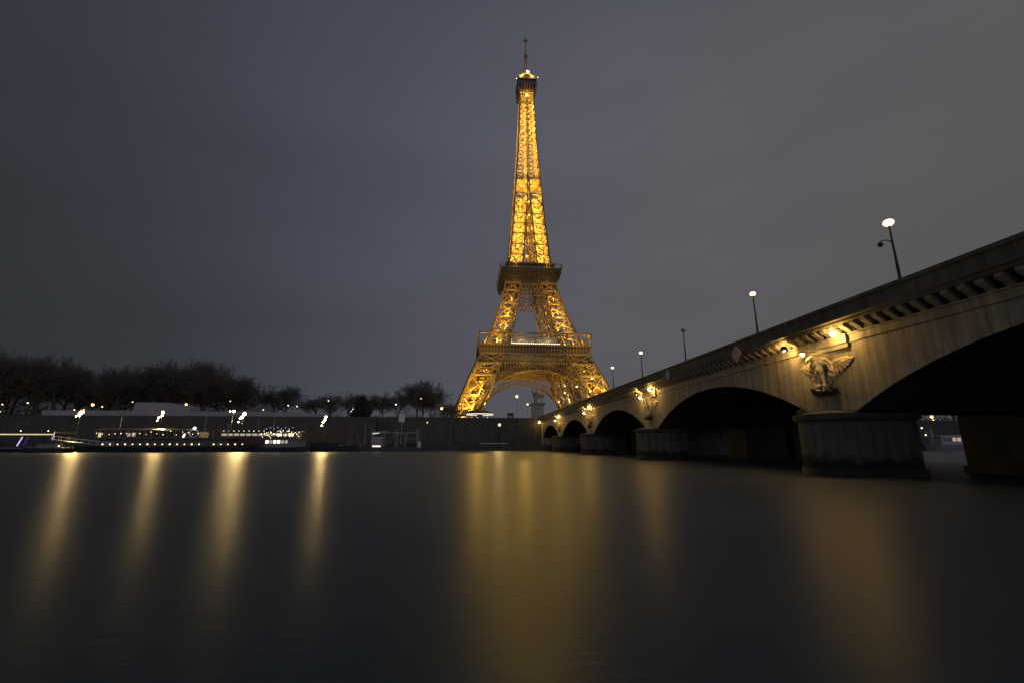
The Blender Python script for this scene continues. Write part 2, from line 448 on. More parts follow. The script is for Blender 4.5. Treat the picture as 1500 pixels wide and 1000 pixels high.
for k, y0 in enumerate(ARCH):
    m = MB(); pts = arch_pts(y0)
    for (ya, za), (yb, zb) in zip(pts, pts[1:]):
        m.add([(0, ya, za), (BX2 - BX, ya, za), (BX2 - BX, yb, zb), (0, yb, zb)], [(0, 1, 2, 3)])
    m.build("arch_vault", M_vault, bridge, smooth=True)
    # ring of voussoirs, slightly proud of the wall
    m = MB(); a = arch_pts(y0, 41); b = arch_pts(y0, 41, .85)
    for i in range(41):
        t = .012
        def q(P, Q, f): return (P[0] + (Q[0] - P[0]) * f, P[1] + (Q[1] - P[1]) * f)
        p0, p1 = q(a[i], a[i + 1], t), q(a[i], a[i + 1], 1 - t); r0, r1 = q(b[i], b[i + 1], t), q(b[i], b[i + 1], 1 - t)
        m.prism([p0, p1, r1, r0], 'x', -.018, 0.1)
    m.build("arch_ring", M_stone, bridge)
# frieze moulding, brackets, cornice, parapet
YA, YB = -9.0, YE + 3.2
m = MB().box(-.10, .3, YA, YB, 8.86, 9.02).box(-.05, .3, YA, YB, 9.02, 9.36).box(-.14, .3, YA, YB, 9.36, 9.46)
m.build("frieze_moulding", M_stone, bridge)
BRK = [(-.05, 9.47), (-.16, 9.47), (-.30, 9.62), (-.62, 9.78), (-.74, 9.90), (-.74, 10.06), (-.05, 10.06)]
far = MB(); first_b = None
for i in range(int((YB - YA - .9) / .84)):
    y = YA + .5 + .84 * i
    if y < 8: continue
    if i < 118:
        if first_b is None: first_b = MB().prism(BRK, 'y', -.19, .19).build("cornice_bracket", M_stone, bridge)
        else: first_b = first_b.copy(); COL.objects.link(first_b)
        first_b.location = (0, y, 0)
    else: far.prism(BRK, 'y', y - .19, y + .19)
tag(far.build("cornice_bracket", M_stone, bridge), kind='stuff')
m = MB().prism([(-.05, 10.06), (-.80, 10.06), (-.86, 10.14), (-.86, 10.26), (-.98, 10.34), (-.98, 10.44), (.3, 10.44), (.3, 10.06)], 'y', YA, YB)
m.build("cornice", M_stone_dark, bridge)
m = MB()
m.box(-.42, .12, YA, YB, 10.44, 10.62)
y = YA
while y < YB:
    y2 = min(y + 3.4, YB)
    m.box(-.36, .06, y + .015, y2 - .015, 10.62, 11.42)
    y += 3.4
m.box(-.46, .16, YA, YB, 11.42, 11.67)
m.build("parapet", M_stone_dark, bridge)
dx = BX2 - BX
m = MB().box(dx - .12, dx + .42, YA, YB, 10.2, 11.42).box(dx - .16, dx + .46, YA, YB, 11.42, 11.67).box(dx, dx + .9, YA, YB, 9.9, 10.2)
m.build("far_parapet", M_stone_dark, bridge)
MB().box(.3, dx - .12, YA, YB, 9.0, 10.4).build("deck", M_asphalt, bridge)
m = MB().box(.3, 5.0, YA, YB, 10.404, 10.54)
m.build("pavement", M_paving, bridge)
# piers: river block with round cutwater, then gaps and inner blocks
def pier(yc):
    hw = PW / 2 + .12
    cx = -.15                                     # where the round nose starts, local x
    arc = [(cx - hw * math.sin(PI * i / 20) * .98, yc - hw * math.cos(PI * i / 20)) for i in range(21)]
    foot = [(x, y) for x, y in arc] + [(4.0, yc + hw), (4.0, yc - hw)]
    def grow(g): return [(x + (-g if x < 3 else g) * (1 if abs(y - yc) < hw * .9 or x > 3 else .4), yc + (y - yc) * (hw + g) / hw) for x, y in foot]
    p = MB().prism(foot, 'z', 0.5, 3.62).build("pier", M_pier, bridge)
    MB().prism(grow(.13), 'z', -1.5, 0.5).build("pier_foot", M_weed, p)
    MB().prism(grow(.10), 'z', 3.62, 3.74).prism(grow(.24), 'z', 3.74, 4.12).build("pier_cap", M_lichen, p)
    d = MB(); prof = [(hw + .1, 4.12), (hw * .86, 4.24), (hw * .55, 4.36), (hw * .2, 4.44), (0.01, 4.46)]
    d.lathe(prof, (cx + .1, yc, 0), 20, PI / 2, 3 * PI / 2)
    d.build("cap_dome", M_lichen, p, smooth=True)
    for a, b in ((12.3, 18.2), (19.5, dx + 2.0)):
        MB().box(a, b, yc - hw, yc + hw, .5, 4.27).box(a - .15, b + .15, yc - hw - .2, yc + hw + .2, -1.5, .5).build("inner_pier", M_vault, bridge)  # inner piers take the dark vault stone so they come out black
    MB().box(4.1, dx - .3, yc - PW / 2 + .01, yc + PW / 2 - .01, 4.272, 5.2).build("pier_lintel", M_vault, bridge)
for yc in PIERY: pier(yc)

def leaf_lump(m, c, d, l, w, t):
    m.ell(c, (w, t, l), rot_to(d), 6, 4)
def eagle(yc, zc):
    """an eagle with spread wings standing in a wreath; x out from wall is -, image right is -y"""
    def P(a, h, o): return (-o, yc - a * .86, zc + h * .9)
    m = MB()
    m.ell(P(0, -.15, .42), (.34, .27, .58))
    m.ell(P(.02, .25, .52), (.38, .31, .40))
    m.ell(P(-.08, .78, .70), (.24, .18, .34))
    m.ell(P(-.18, 1.20, .86), (.28, .24, .25))
    m.ell(P(-.42, 1.20, .98), (.13, .24, .10)); m.ell(P(-.60, 1.10, 1.0), (.09, .09, .14))
    for s in (-1, 1):
        m.ell(P(s * .22, -.66, .48), (.18, .13, .36)); m.ell(P(s * .26, -1.02, .56), (.19, .18, .12))
        m.ell(P(s * .55, .62, .28), (.20, .45, .20)); m.ell(P(s * 1.2, .82, .10), (.13, .60, .16))
        m.ell(P(s * 1.9, .90, .06), (.10, .62, .13))
        for k in range(13):
            f = k / 12
            base = (s * (.8 + 1.35 * f), .78)
            ang = R(-82 + 84 * f)
            l = 1.12 - .42 * f
            d = (math.cos(ang) * s, math.sin(ang))
            mid = (base[0] + d[0] * l * .5, base[1] + d[1] * l * .5)
            m.ell(P(mid[0], mid[1], .02 + .05 * (k % 2)), (.09, .085, l * .56), rot_to((0, -d[0], d[1])), 6, 5)
            m.ell(P(base[0] + d[0] * .25, base[1] + d[1] * .25, .09), (.09, .09, .26), rot_to((0, -d[0], d[1])), 6, 5)
    for k in range(5):
        a = R(-90 + (k - 2) * 11); l = .8
        m.ell(P(math.cos(a) * .45, -.55 + math.sin(a) * .45, .22), (.10, .10, l * .5), rot_to((0, -math.cos(a), math.sin(a))), 6, 5)
    e = fuse(m, "eagle_relief", M_carved, bridge, .05)
    w = MB(); rnd = random.Random(int(yc))
    pts = [P(1.12 * math.sin(t), -.05 - 1.34 * math.cos(t), .40) for t in [R(-150 + 300 * i / 30) for i in range(31)]]
    w.tube(pts, [.10 + .05 * math.sin(PI * i / 30) for i in range(31)], 8)
    for k in range(84):
        t = R(-150 + 300 * (k // 3) / 27.0)
        sg = 1 if t > 0 else -1
        c = P(1.12 * math.sin(t) + rnd.uniform(-.1, .1), -.05 - 1.34 * math.cos(t), .50 + rnd.random() * .12)
        d = (-.45, -(math.cos(t) * sg + rnd.uniform(-.8, .8)), math.sin(t) * sg + rnd.uniform(-.5, .5))
        leaf_lump(w, c, d, .21, .09, .06)
    w.build("wreath", M_carved, e, smooth=True)
    w = MB()
    for k in range(60):
        a = rnd.uniform(-1.25, 1.25)
        c = P(a, -1.42 - .10 * math.cos(a * 1.6) + rnd.uniform(-.22, .22), rnd.uniform(.25, .55))
        leaf_lump(w, c, (rnd.uniform(-.6, -.1), rnd.uniform(-1, 1), rnd.uniform(-1, 1)), .32, .11, .08)
    w.build("oak_garland", M_leafstone, e, smooth=True)
def top_light(yc):
    o = MB().tube([(-.25, yc, 8.75), (-1.1, yc, 8.80), (-1.3, yc, 8.7)], .03, 6).lathe([(.03, .16), (.13, .12), (.16, .02)], (-1.3, yc, 8.56), 10).build("floodlight", M_black, bridge)
    MB().ell((-1.3, yc, 8.54), .125, n=8, m=6).build("lamp_globe", G_flood, o, smooth=True)
def floodlight(yc, shade):
    x = -.95
    f = MB().tube([(0, yc, 9.9), (-.3, yc, 9.86), (x, yc, 9.72), (x, yc, 9.6)], .035, 6)
    if shade:      # hood between lamp and the near bank
        f.lathe([(.05, .26), (.2, .2), (.26, 0.0), (.26, -.16)], (x, yc, 9.42), 12, R(150), R(330))
    o = f.build("floodlight", M_black, bridge)
    MB().ell((x, yc, 9.44), .17, n=10, m=7).build("lamp_globe", G_flood, o, smooth=True)
for k, yc in enumerate(PIERY):
    MB().box(-.22, 0.05, yc - 2.35, yc + 2.35, 8.55, 8.855).box(-.30, -.101, yc - 2.35, yc + 2.35, 8.857, 9.45).build("frieze_block", M_stone, bridge)
    eagle(yc, 7.08)
    top_light(yc + .5); floodlight(yc - 2.1, False); floodlight(yc + 2.75, True)
floodlight(YE + 1.6, False)

# navigation diamonds fixed over the arch crowns
def nav_sign(y, z, m, label):
    t = thing("navigation_sign", label, "sign", (BX - 1.05, y, z), group="navigation diamonds on the parapet")
    s = .78
    MB().prism([(-s, 0), (0, -s), (s, 0), (0, s)], 'x', -.04, .02).build("sign_face", m, t)
    for h in (.2, -.2): MB().bar((.02, 0, h), (.62, 0, h), .06).build("bracket", M_black, t)
nav_sign(38.2, 10.25, M_signp, "pinkish diamond sign on the parapet over the second arch from the right")
nav_sign(52.8, 10.45, M_signw, "pale diamond sign on the parapet just left of the second eagle")

# ------------------------------------------------------------------ lamps on the bridge
def bridge_lamp(lit, first):
    t = thing("street_lamp", "", "street lamp")
    z = 5.1
    MB().lathe([(.17, 0), (.17, .25), (.12, .32), (.10, .8), (.085, 2.2), (.055, z - .9), (.05, z)], n=10).lathe([(.0, z), (.10, z), (.13, z + .06), (.0, z + .06)], n=10).build("post", M_black, t, smooth=True)
    MB().ell((0, 0, z + .20), (.27, .27, .21) if not first else (.30, .30, .23), n=14, m=9).build("globe", G_globe if lit else M_grey, t, smooth=True)
    MB().ell((0, 0, z + .42), (.12, .12, .07), n=8, m=5).build("finial", M_black, t)
    if first:
        b = MB().tube([(0, 0, 3.95), (-.12, .14, 4.15), (-.30, .33, 4.22), (-.40, .44, 4.12)], .035, 6).build("camera_bracket", M_black, t)
        MB().ell((-.40, .44, 3.98), (.16, .16, .17), n=10, m=7).build("dome_camera", M_black, b, smooth=True)
    return t
names = ["nearest lit globe lamp with a dome camera on its post, high on the bridge",
         "second lit globe lamp from the right along the bridge parapet",
         "unlit globe lamp on the bridge, the only dark one of the row",
         "lit globe lamp on the bridge just left of the unlit lamp",
         "lit globe lamp on the bridge beside the right edge of the iron tower",
         "lit globe lamp on the bridge in front of the tower's right leg",
         "small lit globe lamp on the bridge, in front of the tower's right arch foot",
         "smallest and farthest lit globe lamp near the left end of the bridge"]
lampA = bridge_lamp(True, True); lampU = bridge_lamp(False, False); lampB = bridge_lamp(True, False)
usedB = False
for i, nm in enumerate(names):
    if i == 0: o = lampA
    elif i == 2: o = lampU
    else:
        if usedB: o = copy_tree(lampB)
        else: o = lampB; usedB = True
    o.location = (BX + .62, 23.35 + 13.86 * i, 10.541)
    tag(o, nm, "street lamp", "globe lamps along the bridge parapet")

# plant rooted on the pier cap
def tuft(loc, label):
    t = thing("wall_plant", label, "plant", loc)
    r = random.Random(3); s = MB(); l = MB()
    for k in range(26):
        d = Vector((r.uniform(-.7, -.1), r.uniform(-.4, 1.0), r.uniform(.1, 1))).normalized() * r.uniform(.3, .9)
        s.bar((0, 0, 0), d, .018)
        for j in range(9):
            c = d * r.uniform(.3, 1.05) + Vector((r.uniform(-.1, .1),) * 3)
            a = Vector((r.uniform(-1, 1), r.uniform(-1, 1), r.uniform(-1, 1))).normalized() * .09; b = a.orthogonal().normalized() * .05
            l.add([tuple(c - a), tuple(c + b), tuple(c + a), tuple(c - b)], [(0, 1, 2, 3)])
    s.build("stems", M_bark, t); l.build("leaves", M_leaf, t)
tuft((BX - .25, PIERY[0] + PW / 2 + .25, 4.14), "dark ragged plant growing on the nearest pier cap at the arch foot")

# ------------------------------------------------------------------ the tower
TX, TY, TB = 41.1, 302.4, GZ
tower = thing("lattice_tower", "tall floodlit golden lattice iron tower with two platforms and a mast", "tower", (TX, TY, 0))
OUT = [(9.9, 54.0), (18.3, 49.9), (26, 46.4), (33.4, 43.7), (45.2, 39.0), (56, 34.4), (63, 31.6), (73, 27.6), (86, 23.2), (98.9, 19.7), (108.7, 17.6), (118, 16.0), (126, 14.7), (132, 13.9), (158, 11.7), (184, 9.8), (210, 8.1), (233, 6.8), (255, 5.9), (275, 5.3)]
INN = [(9.9, 38.8), (26, 31.4), (45, 24.0), (56, 19.6), (63, 17.2), (73, 13.8), (86, 11.0), (98.9, 8.8), (109, 7.4), (118, 6.2), (132, 4.7), (158, 2.6), (184, 1.0), (200, .55), (275, .45)]
def face_panel(m, a0, b0, a1, b1, d, thin, horiz=True, sub=1):
    """one braced panel: a0-b0 lower edge, a1-b1 upper edge"""
    a0, b0, a1, b1 = map(Vector, (a0, b0, a1, b1))
    m.bar(a0, b1, d, d * .6); m.bar(b0, a1, d, d * .6)
    if horiz: m.bar(a1, b1, d * 1.1)
    if thin:
        def q(u, v): return (a0 + (b0 - a0) * u) * (1 - v) + (a1 + (b1 - a1) * u) * v
        n = sub
        m.bar(q(0, .5), q(1, .5), d * .6)
        m.bar(q(.5, 0), q(.5, 1), d * .5)
        for i in range(2 * n):
            for j in range(2 * n):
                u0, u1, v0, v1 = i / (2 * n), (i + 1) / (2 * n), j / (2 * n), (j + 1) / (2 * n)
                if (i + j) % 2: m.bar(q(u0, v0), q(u1, v1), thin)
                else: m.bar(q(u1, v0), q(u0, v1), thin)
                if n > 1 and (i * 7 + j * 3) % 3: 
                    m.bar(q(u0, v1), q(u1, v0), thin * .7)
def leg_mesh(sx, sy, levels, chord, diag, thin, inner=True, upper=False):
    m = MB()
    def c(i, j, z):
        o, n = interp(OUT, z), interp(INN, z)
        return (sx * (o if i else n), sy * (o if j else n), z)
    for z0, z1 in zip(levels, levels[1:]):
        for i, j in ((0, 0), (0, 1), (1, 0), (1, 1)):
            if not inner and (i, j) == (0, 0): continue
            m.bar(c(i, j, z0), c(i, j, z1), chord if (i, j) == (1, 1) else chord * .85)
        F = [((0, 1), (1, 1)), ((1, 0), (1, 1))]
        if inner: F += [((0, 0), (0, 1)), ((0, 0), (1, 0))]
        for k, (p, q) in enumerate(F):
            back = k > 1
            if upper and back:
                zm = (z0 + z1) / 2
                face_panel(m, c(*p, z0), c(*q, z0), c(*p, zm), c(*q, zm), diag * .8, thin, True, 1)
                face_panel(m, c(*p, zm), c(*q, zm), c(*p, z1), c(*q, z1), diag * .8, thin, True, 1)
            else:
                face_panel(m, c(*p, z0), c(*q, z0), c(*p, z1), c(*q, z1), diag if not back else diag * .7, thin if (not upper and k == 0 and z0 > 40 and z0 < 60) else 0, True, 1)
        if inner:   # stair and lift rails up the middle of the leg
            o0, n0, o1, n1 = interp(OUT, z0), interp(INN, z0), interp(OUT, z1), interp(INN, z1)
            for u in (.36, .64):
                p0 = n0 + (o0 - n0) * u; p1 = n1 + (o1 - n1) * u
                m.bar((sx * p0, sy * p0, z0), (sx * p1, sy * p1, z1), diag * .9)
            for f in (.25, .75):
                zm = z0 + (z1 - z0) * f; om, nm = interp(OUT, zm), interp(INN, zm); pm = (om + nm) / 2
                m.bar((sx * (pm - 1.8), sy * pm, zm), (sx * (pm + 1.8), sy * pm, zm), diag * 2, diag * .5)
    return m
LOW = [9.9, 17.5, 29.5, 42.5, 50, 56.5]
MID = [63, 73, 83.5, 94, 104, 110, 115]
UP = [123.5]
while UP[-1] < 270:
    UP.append(UP[-1] + max(5.0, (interp(OUT, UP[-1]) - interp(INN, UP[-1])) * .92))
UP[-1] = 273.5
for sx in (-1, 1):
    for sy in (-1, 1):
        l = leg_mesh(sx, sy, LOW, 1.3, 1.05, .32).build("leg", M_iron, tower)
        b = MB().box(sx * 46.4 - 9.5, sx * 46.4 + 9.5, sy * 46.4 - 9.5, sy * 46.4 + 9.5, 9.5, 10.6)
        b.build("masonry_base", M_stone, l)
        leg_mesh(sx, sy, MID, 1.1, .9, .28).build("middle_leg", M_iron, tower)
        leg_mesh(sx, sy, [z for z in UP if z < 190], 1.05, .62, .26, True, True).build("upper_leg", M_iron, tower)
k0 = [z for z in UP if z < 190][-1]
m = MB()
for sx in (-1, 1):
    for sy in (-1, 1):
        q = leg_mesh(sx, sy, [z for z in UP if z >= k0], .85, .52, .2, False, True)
        m.add(q.v, q.f)
m.build("spire_shaft", M_iron, tower)
# ties across the gap between the upper legs, and the lift core
m = MB()
for z0, z1 in zip(UP, UP[1:]):
    n0, n1, o0, o1 = interp(INN, z0), interp(INN, z1), interp(OUT, z0), interp(OUT, z1)
    if n0 > .7:
        for s in (-1, 1):
            m.bar((-n1, s * o1, z1), (n1, s * o1, z1), .45); m.bar((s * o1, -n1, z1), (s * o1, n1, z1), .45)
            if n0 < 5:
                face_panel(m, (-n0, s * o0, z0), (n0, s * o0, z0), (-n1, s * o1, z1), (n1, s * o1, z1), .5, 0, False)
                face_panel(m, (s * o0, -n0, z0), (s * o0, n0, z0), (s * o1, -n1, z1), (s * o1, n1, z1), .5, 0, False)
    for a, b in ((-1, -1), (1, -1), (1, 1), (-1, 1)):
        m.bar((a * 1.1, b * 1.1, z0), (a * 1.1, b * 1.1, z1), .3)
    m.bar((-1.1, -1.1, z0), (1.1, -1.1, z1), .25); m.bar((1.1, 1.1, z0), (-1.1, 1.1, z1), .25)
m.box(-8.6, 8.6, -8.6, 8.6, 195.2, 195.6)
m.build("lift_core", M_iron, tower)
m = MB()       # intermediate platform
for s in (-1, 1):
    m.box(-9.4, 9.4, s * 9.0 - .5, s * 9.0 + .5, 196.2, 197.0).box(s * 9.0 - .5, s * 9.0 + .5, -8.4, 8.4, 196.2, 197.0)
m.build("intermediate_platform", M_iron, tower)

def side(s):
    """maps (along, outward, z) onto one of the four sides of the tower"""
    return {0: lambda a, o, z: (a, -o, z), 1: lambda a, o, z: (o, a, z), 2: lambda a, o, z: (-a, o, z), 3: lambda a, o, z: (-o, -a, z)}[s]
# decorative arches between the legs
for s in range(4):
    P = side(s); m = MB(); CZ, RI, RO = 8.6, 37.4, 41.6
    def pl(z, off=0): return interp(OUT, z) - .8 + off
    def pt(r, a, off=0):
        z = CZ + r * math.sin(a); return P(r * math.cos(a), pl(z, off), z)
    n = 44; a0, a1 = R(12), R(168)
    A = [a0 + (a1 - a0) * i / n for i in range(n + 1)]
    lim = lambda r, a: abs(r * math.cos(a)) < interp(INN, CZ + r * math.sin(a)) + 2.6
    for i in range(n):
        if lim(RI, A[i]) or lim(RI, A[i + 1]):
            m.bar(pt(RI, A[i]), pt(RI, A[i + 1]), .85, .7); m.bar(pt(RI, A[i], -4.5), pt(RI, A[i + 1], -4.5), .6, .4)
            m.bar(pt(RI, A[i]), pt(RI, A[i], -4.5), .5); m.bar(pt(RI, A[i]), pt(RI, A[i + 1], -4.5), .45); m.bar(pt(RI, A[i + 1]), pt(RI, A[i], -4.5), .45)
            m.bar(pt(RI + 1.3, A[i]), pt(RI + 1.3, A[i + 1]), .3)
        if lim(RO, A[i]) or lim(RO, A[i + 1]):
            m.bar(pt(RO, A[i]), pt(RO, A[i + 1]), .55, .4)
            m.bar(pt(RI, A[i]), pt(RO, A[i]), .35, .3); m.bar(pt(RI + 1.3, A[i]), pt(RO, A[i + 1]), .22); m.bar(pt(RI + 1.3, A[i + 1]), pt(RO, A[i]), .22)
    # arcade in the spandrel between arch and girder
    zt = 50.6
    for i in range(-16, 17):
        x = i * 1.75
        if abs(x) > RO: continue
        zb = CZ + math.sqrt(RO * RO - x * x)
        if zb < zt - .3 and abs(x) < interp(INN, zb) + 1.5:
            m.bar(P(x, pl(zb), zb), P(x, pl(zt), zt), .55)
            if abs(i) < 16: m.bar(P(x, pl(zt - .9), zt - .9), P(x + .87, pl(zt - .2), zt - .2), .2); m.bar(P(x + 1.75, pl(zt - .9), zt - .9), P(x + .87, pl(zt - .2), zt - .2), .2)
    m.build("arch", M_iron, tower)
    # lattice girder under the first platform
    m = MB(); zs_ = (50.8, 53.6, 56.6)
    for z in zs_: m.bar(P(-interp(OUT, z) + .8, pl(z), z), P(interp(OUT, z) - .8, pl(z), z), .6)
    for z0, z1 in zip(zs_, zs_[1:]):
        w = interp(OUT, z0) - .9; k = 30
        for i in range(k):
            u, v = -w + 2 * w * i / k, -w + 2 * w * (i + 1) / k
            g = .8 if s == 2 else .42; m.bar(P(u, pl(z0), z0), P(v, pl(z1), z1), g); m.bar(P(v, pl(z0), z0), P(u, pl(z1), z1), g)
            m.bar(P(u, pl(z0), z0), P(u, pl(z1), z1), .5)
    m.build("girder", M_iron, tower)
# first platform
fp = MB()
for s in range(4):
    P = side(s)
    def plate(m, a0, a1, o0, o1, z0, z1):
        c = [P(a0, o0, z0), P(a1, o1, z1)]
        m.box(*sorted((c[0][0], c[1][0])), *sorted((c[0][1], c[1][1])), z0, z1)
    plate(fp, -35.0, 34.0, 34.0, 34.9, 57.0, 61.9)          # frieze
first = fp.build("first_platform", M_iron_dark, tower)
m = MB(); m.box(-34.9, 34.9, -34.9, -16.5, 61.92, 62.3).box(-34.9, 34.9, 16.5, 34.9, 61.92, 62.3).box(-34.9, -16.5, -16.49, 16.49, 61.92, 62.3).box(16.5, 34.9, -16.49, 16.49, 61.92, 62.3)
m.build("floor", M_iron_dark, first)
for s in range(4):
    P = side(s); m = MB()
    for i in range(-17, 18):                                 # consoles under the gallery
        m.bar(P(i * 2.0, 34.9, 57.0), P(i * 2.0, 35.5, 61.9), .45)
    for z in (57.0, 59.6): m.bar(P(-34.9, 35.0, z), P(34.9, 35.0, z), .3)
    m.build("console", M_iron, first); m = MB()
    m.bar(P(-35.4, 35.4, 62.3), P(35.4, 35.4, 62.3), .95); m.bar(P(-35.4, 35.4, 69.6), P(35.4, 35.4, 69.6), .95)
    m.bar(P(-35.4, 35.4, 63.6), P(35.4, 35.4, 63.6), .16)
    for i in range(-9, 10):
        if i in (-9, 9) or abs(i) in (5, 6) or i % 3 == 0:
            m.bar(P(i * 3.93, 35.4, 62.3), P(i * 3.93, 35.4, 69.6), .8 if abs(i) in (5, 9) else .45)
        else:
            m.bar(P(i * 3.93, 35.4, 62.3), P(i * 3.93, 35.4, 63.6), .12)
    m.build("gallery_frame", M_iron, first)
    # pavilion behind the gallery on each side
    v = MB(); c = [P(-14.5, 32.0, 62.31), P(14.5, 22.0, 68.2)]
    v.box(*sorted((c[0][0], c[1][0])), *sorted((c[0][1], c[1][1])), 62.31, 68.2)
    v.build("pavilion", M_grey, first)
for i in range(25):
    MB().ico((-15 + i * 1.25, -35.9, 63.0), .28).build("gallery_bulb", G_gallery, first)
rr = random.Random(8)
for i in range(16):
    MB().ico((-10.5 + i * 1.35, -33.0, 65.0 + .8 * math.sin(i * .9)), .13).build("pavilion_lamp", G_gallery, first)
# girder between the legs below the second platform
for s in range(4):
    P = side(s); m = MB()
    for z0, z1 in ((100.5, 105), (105, 109.5), (109.5, 114)):
        n0, n1 = interp(INN, z0), interp(INN, z1); k = 6
        m.bar(P(-n0, interp(OUT, z0) - .5, z0), P(n0, interp(OUT, z0) - .5, z0), .55)
        for i in range(k):
            u0, u1 = -n0 + 2 * n0 * i / k, -n0 + 2 * n0 * (i + 1) / k; w0, w1 = u0 * n1 / n0, u1 * n1 / n0
            m.bar(P(u0, interp(OUT, z0) - .5, z0), P(w1, interp(OUT, z1) - .5, z1), .5); m.bar(P(u1, interp(OUT, z0) - .5, z0), P(w0, interp(OUT, z1) - .5, z1), .5)
    m.build("upper_girder", M_iron, tower)
# second platform
m = MB()
for s in range(4):
    P = side(s)
    for i in range(-13, 14):
        m.bar(P(i * 1.35, 17.6, 109.5) if s == 0 else P(i * 1.48, 18.6, 113.2), P(i * 1.52, 19.2, 114.2), .5); m.bar(P(i * 1.52, 19.2, 114.2), P(i * 1.58, 20.8, 117.4), .5)
    a = P(-20.7, 20.1, 117.4); b = P(20.0, 20.7, 119.6)
    m.box(*sorted((a[0], b[0])), *sorted((a[1], b[1])), 117.4, 119.6)
    m.bar(P(-16.8, 17.0, 113.2), P(16.8, 17.0, 113.2), .9)
sec = m.build("second_platform", M_iron_dark, tower)
MB().box(-20, 20, -20, 20, 117.6, 118.4).build("floor", M_iron_dark, sec)
m = MB()
for s in range(4):
    P = side(s)
    m.bar(P(-21.2, 21.2, 119.8), P(21.2, 21.2, 119.8), .5); m.bar(P(-21.2, 21.2, 122.6), P(21.2, 21.2, 122.6), .4)
    for i in range(-10, 11): m.bar(P(i * 2.12, 21.2, 119.8), P(i * 2.12, 21.2, 122.6), .22)
m.build("gallery_frame", M_iron, sec)
m = MB()
for s in range(4):
    P = side(s); a = P(-15.5, 15.2, 119); b = P(14.0, 15.5, 122)
    m.box(*sorted((a[0], b[0])), *sorted((a[1], b[1])), 118.41, 124.4)
    m.bar(P(-17, 17, 124.7), P(17, 17, 124.7), .7)
m.box(-16.6, 16.6, -16.6, 16.6, 124.42, 124.68)
m.build("upper_deck", M_iron_dark, sec)
# summit
m = MB()
for s in range(4):
    P = side(s)
    for i in range(-3, 4):
        m.bar(P(i * 1.6, 5.4, 272.5), P(i * 2.25, 7.3, 279.5), .5)
        m.bar(P(i * 2.25, 7.3, 276.0), P(i * 2.3, 7.5, 281.4), .4)
    m.bar(P(-7.3, 7.3, 276.0), P(7.3, 7.3, 276.0), .4)
sm = m.build("summit_platform", M_iron, tower)
MB().box(-7.8, 7.8, -7.8, 7.8, 281.0, 283.2).box(-5.8, 5.8, -5.8, 5.8, 276.0, 281.0).build("cabin", M_iron_dark, sm)
MB().box(-7.0, 7.0, -7.0, 7.0, 283.4, 286.2).box(-6.6, 6.6, -6.6, 6.6, 283.2, 283.39).box(-7.8, 7.8, -7.8, 7.8, 286.21, 286.9).box(-6.5, 6.5, -6.5, 6.5, 286.91, 290.6).build("upper_cabin", M_iron_dark, sm)
MB().lathe([(7.2, 291.0), (7.3, 291.8), (5.9, 294.0), (3.8, 296.6), (2.0, 297.8), (2.0, 300.2), (1.2, 301.0), (.05, 301.6)], n=16).build("cupola", M_iron, sm)
MB().box(-6.2, 6.2, -6.2, 6.2, 290.6, 291.0).build("cupola_base", M_iron, sm)
MB().ico((.8, -6.2, 294.6), .95).build("beacon", G_beacon, sm)
for a, b, c in ((-8.6, -8.6, 285.0), (8.5, -8.6, 287.6)): MB().ico((a, b, c), .32).build("beacon", G_gallery, sm)
m = MB()
for a, b in ((-1, -1), (1, -1), (1, 1), (-1, 1)):
    m.bar((a * 1.3, b * 1.3, 300), (a * .9, b * .9, 316), .35)
for i in range(8):
    z = 300.5 + i * 1.95
    for a, b in (((-1, -1), (1, -1)), ((1, -1), (1, 1)), ((1, 1), (-1, 1)), ((-1, 1), (-1, -1))):
        m.bar((a[0] * 1.15, a[1] * 1.15, z), (b[0] * 1.1, b[1] * 1.1, z + 1.95), .25)
m.box(-1.4, 1.4, -1.4, 1.4, 316, 316.8)
m.tube([(0, 0, 316), (0, 0, 334.0)], .48, 8).bar((-2.2, 0, 331.8), (2.2, 0, 331.8), .8).box(-1, 1, -1, 1, 331, 332.4)
m.build("mast", M_iron, tower)
